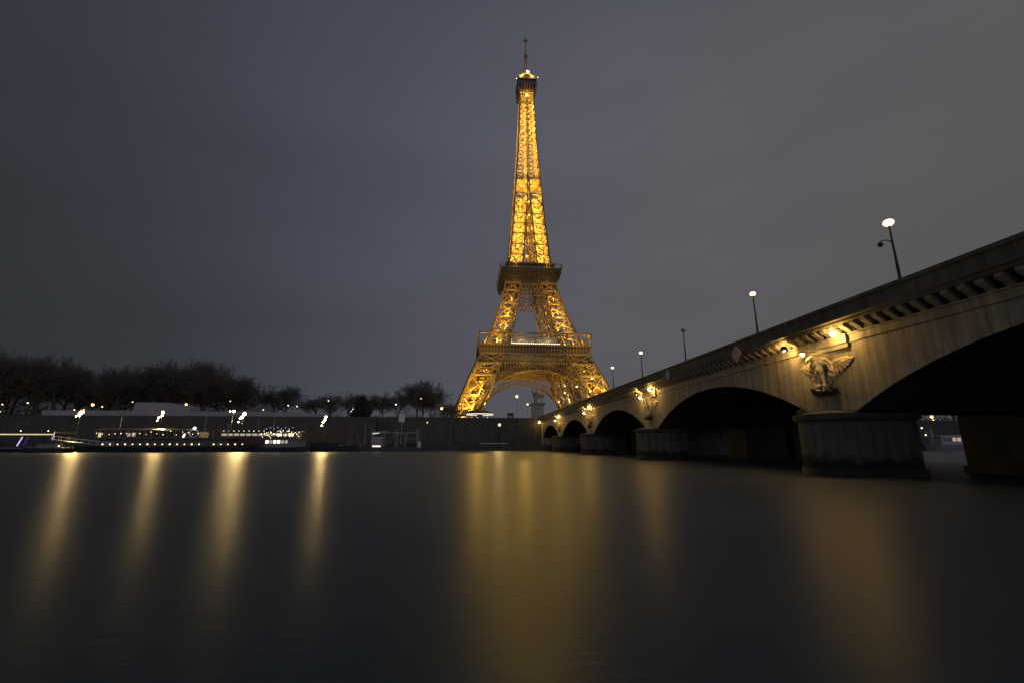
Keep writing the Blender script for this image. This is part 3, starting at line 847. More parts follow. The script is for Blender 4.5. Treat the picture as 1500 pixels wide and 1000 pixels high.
# the floodlamps inside the ironwork, plus added fill lights around and below it
def tower_point(p, power, r=.35):
    l = bpy.data.lights.new("tower_flood_and_fill", 'POINT'); l.energy = power; l.color = SODIUM; l.shadow_soft_size = r
    o = bpy.data.objects.new("tower_flood_and_fill", l); COL.objects.link(o); o.location = p; o.parent = tower
def fill_spot(p, target, power, cone=62):
    l = bpy.data.lights.new("tower_fill_spot", 'SPOT'); l.energy = power; l.color = SODIUM; l.shadow_soft_size = .3
    l.spot_size = R(cone); l.spot_blend = .8
    o = bpy.data.objects.new("tower_fill_spot", l); COL.objects.link(o); o.location = p; o.parent = tower
    o.rotation_euler = (Vector(target) - Vector(p)).to_track_quat('-Z', 'Y').to_euler()
KW = 2250
def mid(z): return (interp(OUT, z) + interp(INN, z)) / 2
for sx in (-1, 1):
    for sy in (-1, 1):
        near = 1.0 if sy < 0 else .6
        for z, pw in ((15, 5), (24, 7), (35, 6), (45, 2)):
            tower_point((sx * mid(z), sy * mid(z), z), pw * KW * near)
        for z, pw in ((67, 2.6), (77, 2.8), (88, 2.6), (98, 1.6)):
            tower_point((sx * mid(z), sy * mid(z), z), pw * KW * near)
        for z, pw in ((126, 4.4), (134, 5.6), (143, 5.6), (152, 5.4), (161, 4.9), (170, 4.6), (179, 4.1), (188, 3.4)):
            tower_point((sx * mid(z), sy * mid(z) + (1.0 if sy < 0 else 0), z), pw * KW * (1 if sy < 0 else .7))
    # added spots hanging free outside the legs to light their outer faces
    for z, pw in ((8, 26), (18, 34), (27, 30)):
        fill_spot((sx * (mid(z) + 1), -interp(OUT, z) - 5.5, z), (sx * (mid(z + 9) + 1), -interp(OUT, z + 9), z + 9), pw * KW * .85)
    for z, pw in ((63.5, 11), (72, 13), (81, 12)):
        fill_spot((sx * mid(z), -interp(OUT, z) - 4.5, z), (sx * mid(z + 8), -interp(OUT, z + 8), z + 8), pw * KW * .9)
    for y in (-1, 1):
        fill_spot((-interp(OUT, 66) - 4, y * mid(66), 66), (-interp(OUT, 76), y * mid(76), 76), 4 * KW)
    for z, pw in ((130, .12), (158, .12), (187, .12)):
        tower_point((sx * mid(z), -interp(OUT, z) - 3.0, z), pw * KW)  # added fill points outside the upper legs
for i in range(11):
    z = 196 + i * 7.1
    for s in (-1, 1):
        tower_point((s * interp(OUT, z) * .5, .8, z + 1.5), 3.8 * KW)
for s in (-1, 1): tower_point((s * 4.5, -7.6, 291.6), 1.6 * KW)
for s in (-1, 1): tower_point((s * 33.0, -33.2, 66.2), 1.3 * KW, .2)
for x in (-24, -8, 8, 24): tower_point((x, -41, 52), .2 * KW)          # added fill in front of the girder under the first platform
for x in (-26, -9, 9, 26): tower_point((x, -38.2, 66), .42 * KW)  # added fill in front of the first gallery
for x in (-11, 11): tower_point((x, -24.5, 110), .32 * KW)  # added fill around the edge of the second platform, next lines too
for x in (-11, 11): tower_point((x, -22.5, 121.5), .2 * KW)
for y in (-9, 9): tower_point((-24.5, y, 110), .3 * KW)
for z in (128, 138, 149, 160, 171, 182, 191): tower_point((0, 0, z), 1.3 * KW)
tower_point((0, -6, 273), .9 * KW); tower_point((0, -11, 277), .25 * KW)
for k in range(15):
    a = 27 + 9 * k; z = 8.6 + 35.2 * math.sin(R(a)); tower_point((35.2 * math.cos(R(a)), -interp(OUT, z) - .6, z), .16 * KW, .2)  # added points below the arch to brighten its rim
tower_point((0, 22, 30), 7 * KW); tower_point((0, 0, 46), 2 * KW)

# ------------------------------------------------------------------ bare winter trees
def grow_tree(seed, H, spread, dense=1.0):
    r = random.Random(seed); T = MB(); C = MB()
    def seg(m, a, b, ra, rb):
        d = (b - a).normalized(); x = d.orthogonal().normalized(); y = d.cross(x); o = len(m.v)
        for p, q in ((a, ra), (b, rb)):
            for k in range(3):
                an = 2 * PI * k / 3
                m.v.append(tuple(p + (x * math.cos(an) + y * math.sin(an)) * q))
        for k in range(3): m.f.append((o + k, o + (k + 1) % 3, o + 3 + (k + 1) % 3, o + 3 + k))
    def branch(p, d, l, rad, lev):
        n = 3 if lev < 3 else 2
        q = p
        for i in range(n):
            d = (d + Vector((r.uniform(-1, 1), r.uniform(-1, 1), r.uniform(-.5, .9))) * (.16 + .05 * lev)).normalized()
            q2 = q + d * (l / n)
            ra = rad * (1 - .25 * i / n); rb = rad * (1 - .25 * (i + 1) / n)
            seg(T if lev < 2 else C, q, q2, ra, rb)
            if lev < 5:
                kids = r.choice((1, 2)) if lev < 4 else (2 if r.random() < .65 * dense else 1)
                if lev == 0 and i == 0: kids = 0
                if lev == 0 and i > 0: kids = 3
                for _ in range(kids):
                    ang = r.uniform(0, 2 * PI); x = d.orthogonal().normalized(); y = d.cross(x)
                    side_ = x * math.cos(ang) + y * math.sin(ang)
                    nd = (d * r.uniform(.4, .9) + side_ * spread * r.uniform(.6, 1.1) + Vector((0, 0, .18))).normalized()
                    branch(q2, nd, l * r.uniform(.52, .74), max(.035, rb * r.uniform(.45, .6)), lev + 1)
            q = q2
        if lev < 5: branch(q, d, l * .62, max(.035, rad * .6), lev + 1)
    branch(Vector((0, 0, 0)), Vector((0, 0, 1)), H * .42, H * .020, 0)
    return T, C
PROTO = []
for sd, h, sp in ((11, 22, .95), (23, 22, 1.1), (37, 22, .85), (51, 22, 1.0)):
    T, C = grow_tree(sd, h, sp)
    zmax = max(v[2] for v in C.v)
    k = 22 / zmax
    T.v = [(x * k, y * k, z * k) for x, y, z in T.v]; C.v = [(x * k, y * k, z * k) for x, y, z in C.v]
    PROTO.append((T.mesh("trunk", M_bark), C.mesh("crown", M_twig)))
def tree(i, x, y, h, label, wide=1.0, rz=0):
    t = thing("bare_tree", label, "tree", (x, y, GZ), rz, "bare winter trees along the far bank")
    for nm, me in zip(("trunk", "crown"), PROTO[i % 4]):
        o = bpy.data.objects.new(nm, me); COL.objects.link(o); o.parent = t; o.scale = (wide * h / 22, wide * h / 22, h / 22)
rt = random.Random(5)
GROVE = "bare winter tree in the dense dark grove at the left end of the far bank"
HILL = "bare winter tree in the rounded grove rising behind the pale pavilion's tall block"
# silhouette: (x at distance 185, top height above the bank)
row = [(-196, 29.5), (-185, 29), (-174, 28.5), (-164, 27.5), (-155, 26), (-147, 24), (-140, 22.5), (-132, 23), (-124, 25), (-116, 26.5), (-108, 26.5), (-101, 24), (-94, 19.5)]
for k, (x, h) in enumerate(row):
    tree(k, x + rt.uniform(-2, 2), 185 + rt.uniform(-4, 4), h * rt.uniform(.97, 1.03), GROVE if x < -125 else HILL, 1.15, rt.uniform(0, 6))
    tree(k + 2, x * 1.1 + rt.uniform(-4, 4), 203 + rt.uniform(-5, 5), h * rt.uniform(.95, 1.08), GROVE if x < -125 else HILL, 1.2, rt.uniform(0, 6))
    tree(k + 1, x * 1.24 + rt.uniform(-4, 4), 228 + rt.uniform(-5, 5), h * rt.uniform(1.0, 1.12), GROVE if x < -125 else HILL, 1.25, rt.uniform(0, 6))
for k, (x, y, h, w, lab) in enumerate([
    (-88, 186, 15.5, 1.1, "slim bare tree at the right end of the rounded grove, above two white lamps"),
    (-79, 192, 14.0, 1.3, "left one of two broad bare trees behind the pavilion's right part"),
    (-73, 186, 13.4, 1.3, "right one of two broad bare trees behind the pavilion's right part"),
    (-65, 198, 11.0, 1.4, "low bare tree just left of the right end of the pavilion"),
    (-57, 190, 10.6, 1.3, "low bare tree behind the right end of the pavilion, under a white lamp"),
    (-49, 188, 12.0, 1.1, "thin bare tree right of the pavilion, with branches spread above the dark evergreen"),
    (-43, 196, 11.5, 1.3, "bare tree directly behind the dark evergreen bush"),
    (-35, 187, 11.4, 1.2, "open branched bare tree between the evergreen and the tall round tree"),
    (-30, 194, 12.0, 1.3, "bare tree at the left flank of the tall round tree"),
    (-22, 188, 16.0, 1.15, "tall round bare tree, largest between the evergreen and the tower"),
    (-21, 204, 17.5, 1.2, "bare tree standing close behind the tall round tree"),
    (-16, 190, 11.5, 1.2, "bare tree at the right flank of the tall round tree"),
    (-11, 215, 9.5, 1.4, "low bare tree at the foot of the tower's left leg")]):
    tree(k, x, y, h * 1.2, lab, w * 1.15, k * 1.3)
def leafy(mb, c, r, n, rnd, s=.35):
    for _ in range(n):
        d = Vector((rnd.gauss(0, 1), rnd.gauss(0, 1), rnd.gauss(0, 1))).normalized() * (rnd.random() ** .4)
        p = Vector(c) + Vector((d.x * r[0], d.y * r[1], d.z * r[2]))
        a = Vector((rnd.uniform(-1, 1), rnd.uniform(-1, 1), rnd.uniform(-1, 1))).normalized() * s; b = a.orthogonal().normalized() * s * .6
        mb.add([tuple(p - a), tuple(p + b), tuple(p + a), tuple(p - b)], [(0, 1, 2, 3)])
rl = random.Random(9)
t = thing("evergreen_tree", "dense black evergreen left of the tall round tree, darker than its neighbours", "tree", (-41.5, 180, GZ))
m = MB()
for c, r_ in (((0, 0, 4), (3.6, 3.2, 3.2)), ((-.6, 0, 7), (2.4, 2.2, 2.6)), ((1.8, 0, 5), (2.2, 2.2, 2.4)), ((-2.2, 0, 3), (2.4, 2, 2.2)), ((0, 0, 9), (1.3, 1.3, 1.6))): leafy(m, c, r_, 900, rl)
m.build("crown", M_leaf, t); MB().tube([(0, 0, 0), (0, 0, 5)], [.35, .15], 8).build("trunk", M_bark, t)
def hedge(x0, x1, y, h, label):
    t = thing("hedge", label, "hedge", ((x0 + x1) / 2, y, GZ)); m = MB(); w = (x1 - x0) / 2
    n = int((x1 - x0) / 2.2)
    for i in range(n):
        leafy(m, (-w + 2.2 * i + 1.1, rl.uniform(-.5, .5), h * .5), (1.6, 1.2, h * .5 * rl.uniform(.8, 1.15)), 120, rl, .4)
    m.build("leaves", M_leaf, t); MB().box(-w, w, -.05, .05, 0, h * .4).build("stems", M_bark, t)
hedge(-270, -98, 243, 12.0, "tall dark hedge closing the ground behind the left grove")
hedge(-98, -4, 240, 7.2, "dark hedge along the bank behind the low bare trees")

# ------------------------------------------------------------------ pale pavilion on the bank
pv = thing("long_pavilion", "long low pale pavilion with one taller block on the bank before the trees", "building", (-100, 168, GZ))
MB().prism([(-45.5, 0), (44, 0), (47.5, 1.2), (47.0, 2.3), (39, 3.4), (-45.5, 3.4)], 'y', 0, 6).build("hall", M_tent, pv)
MB().prism([(-17.2, 3.41), (1.6, 3.41), (1.6, 5.4), (-6, 6.35), (-16.6, 6.4)], 'y', .6, 7).build("tall_block", M_tent, pv)
m = MB()
for i in range(19): m.box(-45 + i * 4.9, -44.9 + i * 4.9, -.04, 0, .1, 3.3)
m.build("panel_joints", M_grey, pv)
MB().box(-46, 47.6, -.6, -.05, 0, .9).build("plinth", M_iron_dark, pv)

# ------------------------------------------------------------------ quay lamps on the far bank
def quay_lamp(x, y, heads, zb, label, mats=None, group="tall sodium lamps on the far quay"):
    f = 143.0 / y; x, y = x * f, 143.0; heads = [(d, 2.1 + (z - 2.1) * f, r) for d, z, r in heads]
    t = thing("quay_lamp", label, "street lamp", (x, y, zb), group=group)
    zt = max(h[1] for h in heads) - zb
    p = MB().tube([(0, 0, 0), (0, 0, zt * .6), (0, 0, zt + .3)], [.14, .10, .07], 8).build("post", M_black, t)
    for i, (dx_, z, r) in enumerate(heads):
        h = MB().bar((0, 0, z - zb), (dx_, 0, z - zb + .05), .07).lathe([(r * .2, r * 1.25), (r * .9, r * .85), (r * .95, r * .72)], (dx_, 0, z - zb), 8).build("lantern", M_black, t)
        MB().lathe([(r * .3, r * 1.1), (r * 1.15, r * .7), (r * 1.2, -r * .2), (r * 1.1, -r * 1.1), (r * .4, -r * 1.6)], (dx_, 0, z - zb), 10, R(15), R(165)).build("added_light_shield", M_black, h)  # shield added to keep the lamp's light off the quay wall
        MB().lathe([(r * .9, r * .7), (r * 1.0, 0), (r * .62, -r * .28)], (dx_, 0, z - zb), 10).build("halo_shell", G_halo, h)  # glowing amber shell added around the bulb to stand in for its halo
        MB().ell((dx_, 0, z - zb - r * .35), r * .62, n=8, m=6).build("lamp_glass", (mats or G_sod), h, smooth=True)
    return t
QY = 157.2
quay_lamp(-124.6, QY, [(0.3, 12.5, .50), (-.3, 11.5, .40), (-1.1, 10.9, .2)], 1.9, "very bright sodium lamp on the far quay, leftmost of the four bright ones")
quay_lamp(-99.9, QY, [(0, 12.5, .36), (0.0, 11.4, .30), (-.9, 10.7, .2), (-1.1, 9.7, .2)], 1.9, "sodium lamp in front of the pavilion's tall block")
quay_lamp(-74.6, QY, [(0.2, 12.1, .50), (-.3, 11.0, .38), (-.9, 10.5, .22), (-1.2, 9.3, .2)], 1.9, "bright sodium lamp beside a single shorter lamp, right of the tall block")
quay_lamp(-78.1, QY, [(0.3, 12.9, .32), (-.8, 12.85, .17)], 1.9, "single lamp close left of the brightest lamp pair")
quay_lamp(-48.3, QY, [(0.2, 11.1, .38), (0, 10.1, .28), (-.5, 9.5, .24), (-.7, 8.3, .24)], 1.9, "sodium lamp past the right end of the pavilion, rightmost of the four bright ones")
QL = "small lamps along the quay wall near the bridge"
quay_lamp(-14.0, QY, [(0, 9.4, .25)], 1.9, "small yellow lamp on the quay wall left of the tower, over greenish stone", G_globe, QL)
quay_lamp(11.0, QY, [(0, 8.8, .30)], 1.9, "yellow lamp on the quay wall below the tower's arch", G_sod, QL)

def small_lamp(u, z, y, label, orange=False, r=.26):
    t = thing("distant_lamp", label, "street lamp", (u, y, GZ), group="small distant street lamps along the far bank")
    MB().tube([(0, 0, 0), (0, 0, z - GZ)], [.08, .05], 6).build("post", M_black, t)
    MB().ell((0, 0, z - GZ + r * .8), r, n=8, m=6).build("globe", G_orange if orange else G_small, t, smooth=True)
# x and z are those of a lamp standing 180 m away
for x, z, o, r, lab in [
    (-171.4, 16.3, 1, .42, "orange lamp at the left edge of the picture under the grove"),
    (-169.6, 16.0, 0, .22, "white lamp close right of the orange lamp at the left edge"),
    (-169.8, 13.4, 0, .26, "lower white lamp below the pair at the left edge"),
    (-165.6, 12.0, 0, .2, "faint lamp low beside the parapet, left of the pavilion"),
    (-161.3, 16.6, 0, .27, "lone white lamp under the grove, left of the pavilion"),
    (-145.1, 14.2, 0, .24, "small lamp close left of the brightest left quay lamp"),
    (-139.2, 16.0, 1, .38, "orange lamp upper right of the leftmost bright quay lamp"),
    (-135.8, 15.4, 0, .24, "small white lamp above the pavilion, left of its tall block"),
    (-125.6, 17.3, 0, .22, "tiny white lamp at the upper left corner of the tall block"),
    (-106.6, 16.4, 1, .34, "orange lamp right of the tall block"),
    (-104.4, 15.8, 0, .24, "white lamp close right of the orange lamp by the tall block"),
    (-90.9, 17.9, 0, .22, "tiny white lamp high above the bright lamp pair"),
    (-78.5, 14.7, 0, .24, "small white lamp over the pavilion, right of the bright lamp pair"),
    (-69.5, 16.4, 0, .27, "left one of two white lamps under the broad bare trees"),
    (-66.2, 16.1, 0, .24, "right one of two white lamps under the broad bare trees"),
    (-54.6, 18.4, 0, .23, "white lamp high above the rightmost bright quay lamp"),
    (-45.6, 14.3, 0, .22, "left one of two lamps at the edge of the evergreen"),
    (-45.0, 15.2, 0, .22, "upper one of two lamps at the edge of the evergreen"),
    (-28.6, 17.1, 0, .30, "white lamp among lit brown branches left of the tall round tree"),
    (-18.9, 19.6, 0, .22, "white lamp high within the tall round tree"),
    (-10.6, 15.6, 1, .38, "orange lamp just left of the tower's left leg")]:
    y = 182 if not o else 180
    small_lamp(x * y / 180, 2.1 + (z - 2.1) * y / 180, y, lab, bool(o), r)
small_lamp(19.0, 20.0, 174, "orange globe lamp on a tall post under the tower's arch", True, .42)
small_lamp(23.5, 17.2, 176, "white globe lamp beside the statue pedestal under the tower's arch", False, .38)
small_lamp(36.6, 18.6, 178, "white lamp under the right side of the tower's arch, above the bridge", False, .34)

# ------------------------------------------------------------------ statue, kiosk, carousel
pd = thing("statue_pedestal", "tall pale stone pedestal at the far end of the bridge under the statue", "pedestal", (25.8, 166, GZ))
MB().box(-2.4, 2.4, -3, 3, 0, .9).box(-2.0, 2.0, -2.6, 2.6, .9, 6.2).box(-2.3, 2.3, -2.9, 2.9, 6.2, 6.5).box(-2.7, 2.7, -3.3, 3.3, 6.5, 6.95).build("shaft", M_stone, pd)
st_scale = 1.32
st = thing("equestrian_statue", "stone warrior leading a horse on the pedestal at the bridge's far end", "statue", (25.8, 166, GZ + 6.951))
m = MB()
m.box(-1.8, 1.8, -2, 2, 0, .2)
m.ell((0.2, 0, 2.2), (1.25, .62, .68)).ell((-.8, 0, 2.4), (.6, .55, .72)).ell((1.1, 0, 2.35), (.62, .6, .66))
m.ell((-1.15, 0, 3.05), (.32, .26, .8), rot_to((-.5, 0, 1))).ell((-1.55, 0, 3.62), (.22, .2, .5), rot_to((-.9, 0, -.45))).ell((-1.3, 0, 3.9), (.09, .16, .18))
for x, y in ((-.85, -.3), (-.65, .3), (1.2, -.3), (1.35, .3)):
    m.tube([(x, y, 2.1), (x + .1, y, 1.1), (x - .02, y, .2)], [.26, .15, .13], 8)
m.tube([(1.65, 0, 2.6), (2.0, 0, 2.1), (2.0, 0, 1.1)], [.18, .2, .1], 8)
fuse(m, "horse", M_statue_lit, st, .11)
m = MB()
m.tube([(-.55, -1.0, .2), (-.5, -1.0, 1.1), (-.42, -1.0, 2.0)], [.17, .19, .25], 8).tube([(-.1, -1.0, .2), (-.2, -1.0, 1.1), (-.3, -1.0, 2.0)], [.17, .19, .25], 8)
m.ell((-.36, -1.0, 2.6), (.4, .3, .72)).ell((-.36, -1.0, 3.12), (.52, .26, .22)).tube([(-.36, -1, 3.2), (-.36, -1, 3.5)], .13, 8).ell((-.38, -1.02, 3.72), (.22, .24, .28)).ell((-.36, -1, 3.98), (.1, .3, .14))
m.tube([(.1, -1, 3.1), (.32, -1.1, 2.5), (.25, -1.2, 1.95)], [.17, .13, .1], 8).tube([(-.82, -1, 3.1), (-1.1, -.9, 2.7), (-1.3, -.55, 3.0)], [.17, .13, .1], 8)
fuse(m, "warrior", M_statue_lit, st, .08)
st.scale = (st_scale,) * 3
k = thing("kiosk", "small dark square kiosk standing on the bank under the tower's arch", "kiosk", (16.2, 172, GZ))
MB().box(-1.15, 1.15, -1.1, 1.1, 0, 3.4).build("cabin", M_iron_dark, k); MB().box(-1.3, 1.3, -1.3, 1.3, 3.4, 3.75).build("roof", M_iron_dark, k); MB().box(-.7, .7, -1.16, -1.101, 1.1, 2.7).build("shutter", M_grey, k)
c = thing("carousel", "round carousel with a lit white rim at the foot of the tower's left leg", "carousel", (4.8, 186, GZ))
G_rim = glow("carousel rim light", (1.0, 0.88, 0.68), 1.1)
MB().lathe([(5.4, 4.2), (5.5, 4.5), (3.2, 5.7), (.9, 6.4), (.3, 7.1), (.02, 7.5)], n=24).build("roof", M_iron_dark, c)
MB().lathe([(5.46, 3.85), (5.55, 3.85), (5.55, 4.2), (5.46, 4.2), (5.46, 3.85)], n=24).build("lit_rim", G_rim, c)
MB().lathe([(5.4, 0), (5.4, .35), (0.02, .35)], n=24).build("platform", M_deck, c)
MB().lathe([(1.2, .35), (1.2, 4.2)], n=12).build("core", M_iron, c)
for i in range(12):
    a = 2 * PI * i / 12
    MB().tube([(4.8 * math.cos(a), 4.8 * math.sin(a), .35), (4.8 * math.cos(a), 4.8 * math.sin(a), 4.3)], .07, 6).build("post", M_iron, c)
for i in range(4): MB().ico((-3 + i * 2, -4.4, 2.2 + .3 * (i % 2)), .17).build("lamp", G_boat, c)

# ------------------------------------------------------------------ boats and pontoons along the far quay
def hull(L, Wd, z1, bow=4.0, both=False):
    pts = []
    for i in range(9):
        f = i / 8; pts.append((L / 2 - bow + bow * f, Wd / 2 * math.cos(f * PI / 2) ** .8 if f < 1 else 0))
    top = [(-L / 2, Wd / 2)] + pts + [(x, -y) for x, y in reversed(pts[:-1])] + [(-L / 2, -Wd / 2)]
    m = MB(); n = len(top)
    m.v = [(x * .985, y * .82, -.5) for x, y in top] + [(x, y, z1 + max(0, (x - (L / 2 - bow)) / bow) * .5) for x, y in top]
    for i in range(n): j = (i + 1) % n; m.f.append((i, j, n + j, n + i))
    m.f.append(tuple(range(n))[::-1]); m.f.append(tuple(range(n, 2 * n)))
    return m
BY = 132.5
# boat 1: long glazed boat at the left edge
b = thing("glass_boat", "long glazed boat with a yellow light strip under its roof at the left edge", "boat", (-136, BY + 1, 0))
hull(60, 7, 1.2).build("hull", M_hull, b)
MB().box(-29, 27, -3.55, -3.52, .95, 1.25).build("rub_rail", M_hullw, b)
MB().box(-29, 26, -2.9, 2.9, 1.3, 4.35).build("cabin", M_glass, b)
MB().box(-29.6, 27.5, -3.3, 3.3, 4.95, 5.2).build("roof", M_iron_dark, b)
for i in range(14): MB().box(-28.6 + i * 4.0, -24.7 + i * 4.0, -3.36, -3.1, 4.42, 4.72).build("light_strip", G_strip, b)
for i in range(9): MB().ico((-27 + i * 6.6, -3.2, 5.45), .14).build("roof_lamp", G_boat, b)
for i in range(12): MB().box(-28 + i * 4.8, -27.8 + i * 4.8, -2.96, -2.901, 1.3, 4.35).build("window_post", M_black, b)
nb = MB().tube([(19.6, -3.7, 1.6), (20.4, -3.7, 3.9)], .13, 8).build("neon_tube", G_violet, b)
# small cruiser before it
b = thing("small_cruiser", "small dark cruiser with pale bow moored before the glazed boat", "boat", (-106.5, 126.5, 0), PI)
hull(11, 3, 1.1, 3.2).build("hull", M_hull, b); MB().prism([(-3, 1.1), (2.2, 1.1), (1.2, 2.1), (-2.6, 2.2)], 'y', -1.1, 1.1).build("cabin", M_hullw, b)
MB().box(-2.2, 1.1, -1.13, -1.101, 1.4, 1.9).build("window", M_glass, b); MB().ico((-3.6, 1.0, 1.6), .16).build("mooring_lamp", G_boat, b)
# boat 2: restaurant boat with the row of rail lamps
b = thing("restaurant_boat", "long dark restaurant boat with a row of bright bulbs along its rail", "boat", (-80.5, BY, 0))
hull(42, 8, 1.55, 5).build("hull", M_hull, b)
MB().box(-19, 19, -4.05, -3.95, 1.5, 1.62).build("rub_rail", M_deck, b)
cabn = MB().box(-17, 15.5, -2.8, 2.8, 1.56, 3.6).build("cabin", M_hull, b)
for i in range(16): MB().box(-16.4 + i * 2.0, -14.9 + i * 2.0, -2.86, -2.801, 2.3, 3.3).build("window", M_glass, cabn)
MB().box(-17.5, 16, -3.4, 3.4, 3.6, 3.8).build("upper_deck", M_deck, b)
for i in range(18): MB().tube([(-17 + i * 1.94, -3.3, 3.8), (-17 + i * 1.94, -3.3, 5.75)], .05, 6).build("canopy_post", M_grey, b)
MB().prism([(-3.5, 5.75), (0, 6.3), (3.5, 5.75)], 'x', -17.6, 5).build("canopy", M_hull, b)
rw = random.Random(4)
sal = MB().box(-16.5, 8, -2.2, 2.2, 3.81, 5.3).build("saloon", M_iron_dark, b)
for i in range(20):
    if rw.random() < .7: MB().box(-16.2 + i * 1.2, -15.4 + i * 1.2, -2.26, -2.201, 4.1, 5.1 - rw.random() * .3).build("window", G_window if rw.random() < .3 else M_glass, sal)
for i in range(20):
    if i != 14:
        MB().ico((-14.6 + i * 1.83, -3.9, 2.05), .15 if i % 3 else .19).build("rail_lamp", G_boat, b)
for i in range(18): MB().ico((-17 + i * 1.5 + rw.uniform(-.3, .3), -3.35, 5.0 + rw.uniform(-.5, .5)), .07 + .05 * rw.random()).build("canopy_lamp", G_boat, b)
MB().box(-16.3, -15.8, -3.6, -3.3, 3.85, 5.0).build("lit_panel", G_strip, b)
MB().ell((4.9, -3.6, 4.3), (.30, .2, .6), rot_to((.3, 0, 1))).build("white_lantern", G_bright, b)
# ring with a white lamp
rg = thing("ring_ornament", "white ring with a bright lamp on top, standing on the restaurant boat", "ornament", (-73.6, BY - 3.0, 3.801))
pts = [(1.05 * math.cos(2 * PI * i / 24), 0, 1.15 + 1.05 * math.sin(2 * PI * i / 24)) for i in range(25)]
MB().tube(pts, .09, 6).build("ring", M_white, rg); MB().ico((.1, -.1, 2.45), .42).build("lamp", G_cool, rg); MB().box(-.6, .6, -.3, .3, 0, .12).build("base", M_grey, rg)
pt = thing("potted_shrub", "green lit shrub in a pot on the deck of the restaurant boat", "shrub", (-80.5 + 7.2, BY - 2.9, 3.801))
m = MB(); leafy(m, (0, 0, 1.1), (1.0, .5, .75), 260, rw, .14); m.build("leaves", M_green, pt); MB().lathe([(.3, 0), (.42, .5), (.02, .5)], n=10).build("pot", M_iron_dark, pt)
pt.location.x = -82.5 + 0.6
# gangway
g = thing("gangway", "white railed gangway sloping from the glazed boat down to the restaurant boat", "gangway", (-99.5, 127.6, 0))
m = MB().bar((-7, 0, 3.2), (7.5, 0, 1.5), .9, .15); m.build("walkway", M_hullw, g)
m = MB()
for s in (-.4, .4):
    m.bar((-7, s, 4.1), (7.5, s, 2.4), .07)
    for i in range(9): f = i / 8; m.bar((-7 + 14.5 * f, s, 3.2 - 1.7 * f), (-7 + 14.5 * f, s, 4.1 - 1.7 * f), .05)
m.build("railing", M_white, g)
MB().bar((-6.6, -.5, 3.0), (-6.4, -.5, 5.2), .08).build("light_bar", G_violet, g); MB().box(-7.4, -6.2, -.6, .6, -.5, 3.1).build("support", M_hull, g)
# boat 3
b = thing("excursion_boat", "dark excursion boat with a broken row of lit windows, right of the ring ornament", "boat", (-58, 137.2, 0))
hull(24, 6, 1.6, 4).build("hull", M_hull, b)
c1 = MB().box(-11.5, 9, -2.4, 2.4, 1.61, 3.6).build("cabin", M_red, b)
c2 = MB().box(-11.5, 9, -2.2, 2.2, 3.61, 5.6).build("saloon", M_hull, b)
MB().box(-12, 9.6, -2.7, 2.7, 5.61, 5.8).build("roof", M_hull, b)
for i in range(12):
    MB().box(-11.2 + i * 1.65, -9.9 + i * 1.65, -2.26, -2.201, 4.4, 5.0).build("window", (G_bright if i in (9, 11) else G_window), c2)
for i in range(8): MB().box(-11 + i * 1.6, -10.1 + i * 1.6, -2.46, -2.401, 2.3, 3.1).build("window", M_glass, c1)
for i in range(9): MB().ico((-10.5 + i * 1.35, -2.75, 5.7), .09).build("roof_lamp", G_boat, b)
# boat 4 with sparkling lights
b = thing("party_boat", "small boat strung with gold and blue bulbs above a bright white cabin", "boat", (-50.2, 130.5, 0))
hull(14, 4.5, 1.2, 3).build("hull", M_hull, b)
cb = MB().box(-4.6, 5, -1.7, 1.7, 1.21, 3.3).build("cabin", M_hullw, b)
for i, w_ in enumerate((1, 0, 1, 1, 0, 0)): MB().box(-4.3 + i * 1.0, -3.6 + i * 1.0, -1.77, -1.701, 2.3, 3.1).build("window", G_bright if w_ else G_window, cb)
MB().box(-5, 5.4, -2, 2, 3.31, 3.45).build("roof", M_hullw, b)
MB().box(-5.5, 6.2, -2.28, -2.22, 1.4, 1.5).build("rub_rail", M_hullw, b)
for i in range(46):
    x = rw.uniform(-6, 4.5); z = 4.0 + rw.random() ** .8 * 1.9 - abs(x + .5) * .12
    MB().ico((x, rw.uniform(-1.5, 1), z), .10).build("bulb", G_boat if rw.random() < .85 else G_blue, b)
for i in range(8): MB().ico((-5 + i * 1.0, -.6, 6.2 + .35 * (i % 2)), .13).build("bulb", G_blue, b)
m = MB()
for x in (-6, -3, 0, 3): m.bar((x, 0, 3.4), (x, 0, 6.3), .06)
m.bar((-6.2, 0, 6.3), (3.4, 0, 5.6), .04).build("light_mast", M_black, b)
# barge
b = thing("dark_barge", "low unlit dark barge moored right of the party boat", "barge", (-38, 134, 0))
hull(15, 5, 1.7, 3).build("hull", M_hull, b); MB().prism([(-6, 1.71), (1.5, 1.71), (1.2, 2.5), (-5.6, 2.6)], 'y', -1.8, 1.8).build("cabin", M_black, b); MB().box(2.4, 3.2, -.3, .3, 1.72, 2.3).build("bollard", M_black, b)
# landing stage
s = thing("landing_stage", "grey framed landing stage with glass sides moored at the quay", "landing stage", (-21.5, 137.5, 0))
MB().box(-7, 8, -2.5, 2.6, -.5, 1.1).build("pontoon", M_hull, s)
m = MB()
for x in (-6.4, -3.4, .4, 3.2, 6.6):
    for y in (-2.1, 2.1): m.bar((x, y, 1.1), (x, y, 6.4 if x in (-6.4, .4, 6.6) else 5.4), .16)
for y in (-2.1, 2.1): m.bar((-6.4, y, 5.4), (6.6, y, 5.4), .14); m.bar((-3.4, y, 1.1), (.4, y, 5.4), .08); m.bar((3.2, y, 3.6), (6.6, y, 3.6), .1)
m.build("frame", M_grey, s)
MB().box(-6.3, -3.5, -2.0, 1.9, 1.3, 4.2).build("booth", M_grey, s)
MB().box(-6.0, -3.8, -2.06, -2.001, 1.35, 1.6).build("threshold_lamp", G_boat, s)
